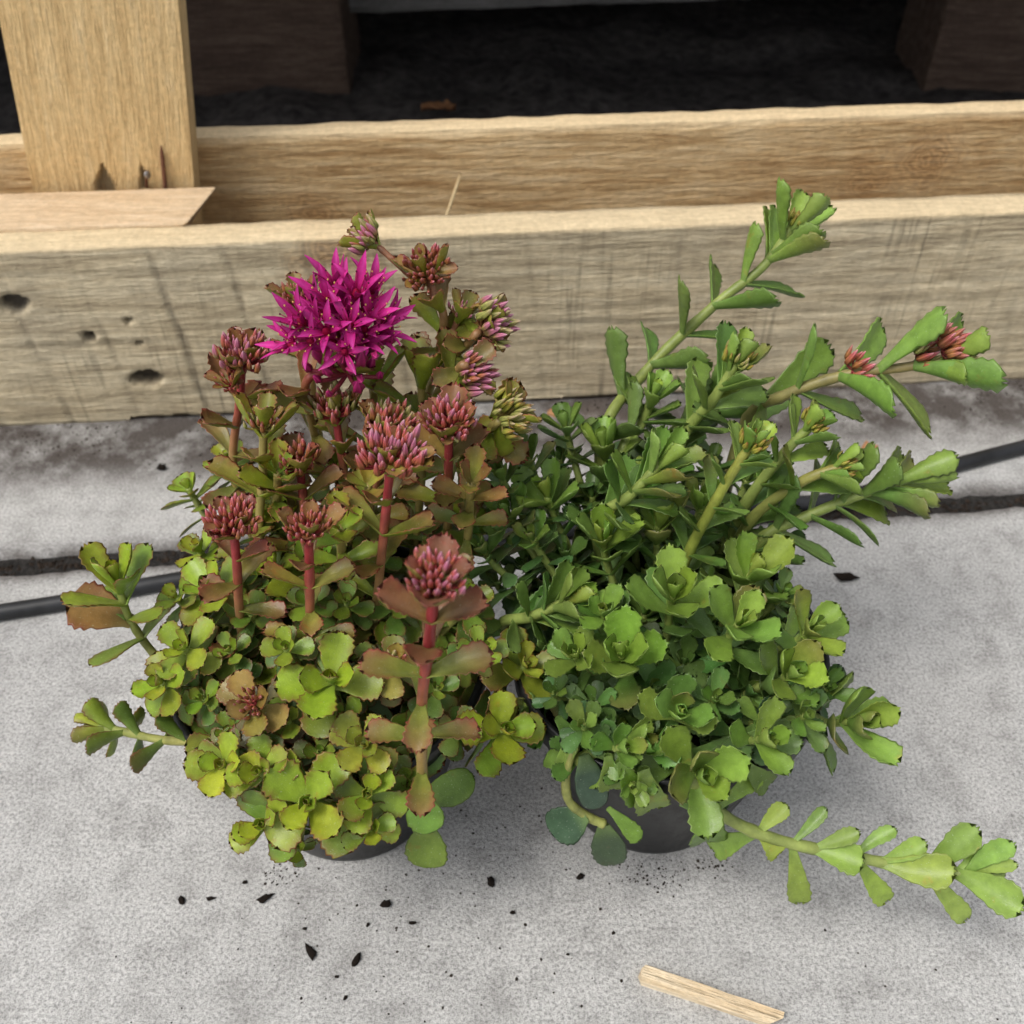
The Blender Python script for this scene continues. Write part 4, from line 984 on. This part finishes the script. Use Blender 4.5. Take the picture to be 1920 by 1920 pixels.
long_shoot([Bk(1400, 950, .10), atZ(1390, 960, .110), atY(1470, 850, .270), atY(1525, 795, .272)], 98, 90, 66, 3, ['yell'], 30, 20, az=.9)
long_shoot([Bk(1400, 980, .10), atZ(1400, 985, .108), atY(1500, 905, .262), atY(1585, 872, .262)], 98, 96, 66, 3, ['yell'], 28, 18, az=.4, c1=(.28, .24, .06))
long_shoot([Bk(1430, 1010, .10), atZ(1425, 1015, .104), atY(1520, 965, .262), atY(1620, 925, .264), atY(1715, 895, .266)], 120, 96, 112, 4, az=.75, r0=.0023, age=.35, ros_kw=dict(pairs=7, elong=1.7, open_=.55))
long_shoot([Bk(1130, 990, .10), atZ(1120, 985, .115), atZ(1180, 930, .133), atZ(1240, 868, .146)], 104, 70, 104, 3, az=.2, ros_kw=dict(pairs=7, elong=1.5, open_=.58), age=.4)
long_shoot([Bk(1180, 900, .10), atZ(1165, 860, .118), atY(1200, 800, .298), atY(1225, 742, .300)], 100, 80, 80, 3, az=1.0, age=.6, th=55)
long_shoot([Bk(1250, 830, .10), atZ(1250, 840, .118), atY(1300, 780, .308), atY(1345, 730, .312)], 100, 80, 80, 3, az=.5, age=.65, th=55)
# sideways leafy shoots inside the mass
long_shoot([Bk(960, 1150, .09), atZ(945, 1170, .092), atZ(1000, 1155, .104), atZ(1070, 1125, .116)], 92, 60, 100, 2, az=.3, ros_kw=dict(pairs=7, elong=1.3, open_=.5), age=.4)
long_shoot([Bk(1080, 1430, .08), atZ(1085, 1425, .082), atZ(1130, 1405, .088), atZ(1185, 1395, .094)], 74, 52, 84, 2, az=.1, ros_kw=dict(pairs=7, elong=1.3, open_=.55), age=.3)
# trailing runner over the slab
run = [soil_pt(atZ(1280, 1470, .085), PR, .7), atZ(1290, 1462, .089), atZ(1345, 1522, .073), atZ(1450, 1572, .064), atZ(1620, 1610, .056), atZ(1745, 1632, .054), atZ(1840, 1640, .056)]
st = R_.stem(run, .0023, .0016, (.24, .28, .07), (.26, .32, .09))
vis0 = st['L']
def near(st, P):
    q = Vector(P)-R_.P; i = min(range(len(st['path'])), key=lambda i: (st['path'][i]-q).length); return st['path'][i]+R_.P
pale = leaf_cols('R', .12); pale = (pale[0]*1.0+lin((.035, .02, .015)), *pale[1:])
for (n, tips) in (((1395, 1552), ((1460, 1605, .060, .80), (1475, 1510, .075, .5), (1330, 1600, .040, .35))),
                  ((1480, 1585), ((1548, 1515, .072, .34), (1500, 1700, .040, .34))),
                  ((1525, 1592), ((1618, 1618, .064, .72), (1610, 1560, .070, .4))),
                  ((1608, 1605), ((1680, 1555, .066, .36), (1668, 1697, .036, .30))),
                  ((1655, 1618), ((1790, 1632, .064, .55), (1735, 1580, .066, .45))),
                  ((1745, 1632), ((1832, 1555, .072, .50), (1818, 1730, .036, .30))),
                  ((1790, 1638), ((1915, 1705, .062, .58), (1845, 1597, .062, .45))),
                  ((1810, 1640), ((1900, 1585, .072, .40), (1905, 1622, .068, .30), (1885, 1640, .060, .25)))):
    b = near(st, atZ(n[0], n[1], .058))
    for (tx, ty, tz, ra) in tips:
        leaf_px(R_, st, b, atZ(tx, ty, tz), ra*.9, pale, nrm=Vector((-.25, -.45, .85)), cup=.45, bend=-.15)
R_.rosette(st, .006, .3, elong=1.5, open_=.5, pairs=5, tail=0)
# broken stub hanging over the front rim
sb_ = R_.stem([soil_pt(atZ(1080, 1400, .085), PR, .75), atZ(1078, 1400, .088), atZ(1062, 1450, .082), atZ(1066, 1500, .074), atZ(1100, 1530, .066), atZ(1132, 1545, .062)], .0013, .0016, (.22, .22, .06), (.30, .32, .09))
dk = leaf_cols('R', 1.0, 0, .1); dk = (lin((.055, .105, .055)), *dk[1:])
leaf_px(R_, sb_, atZ(1095, 1415, .088), atZ(1120, 1520, .070), .52, dk, tooth=.02, prof=W_RD)
leaf_px(R_, sb_, atZ(1098, 1528, .068), atZ(1030, 1560, .060), .90, dk, tooth=.03, prof=W_RD)
leaf_px(R_, sb_, atZ(1132, 1545, .063), atZ(1145, 1628, .040), .46, dk, prof=W_RD)
leaf_px(R_, sb_, atZ(1140, 1515, .070), atZ(1200, 1578, .060), .40, leaf_cols('R', .5))
leaf_px(R_, sb_, atZ(1068, 1445, .084), atZ(1020, 1420, .080), .6, leaf_cols('R', .6))
leaf_px(R_, sb_, atZ(1060, 1440, .084), atZ(1075, 1390, .092), .45, leaf_cols('R', .1))
for (b0, b1, ra, ag) in (((1160, 1425, .098), (1208, 1512, .078), .42, .45), ((1140, 1415, .098), (1150, 1490, .080), .5, .3), ((1205, 1440, .096), (1232, 1530, .072), .45, .5), ((1325, 1505, .080), (1328, 1600, .045), .34, .35), ((1350, 1512, .082), (1432, 1452, .086), .36, .2),
                         ((1395, 1430, .094), (1452, 1478, .080), .5, .6), ((1045, 1345, .098), (1085, 1420, .082), .5, .6), ((1060, 1390, .092), (1052, 1452, .080), .4, .15)):
    leaf_px(R_, sb_, atZ(*b0), atZ(*b1), ra, leaf_cols('R', ag), cup=.35, bend=-.25)
fill(R_, PR, 26, .0165)
R_.flush()
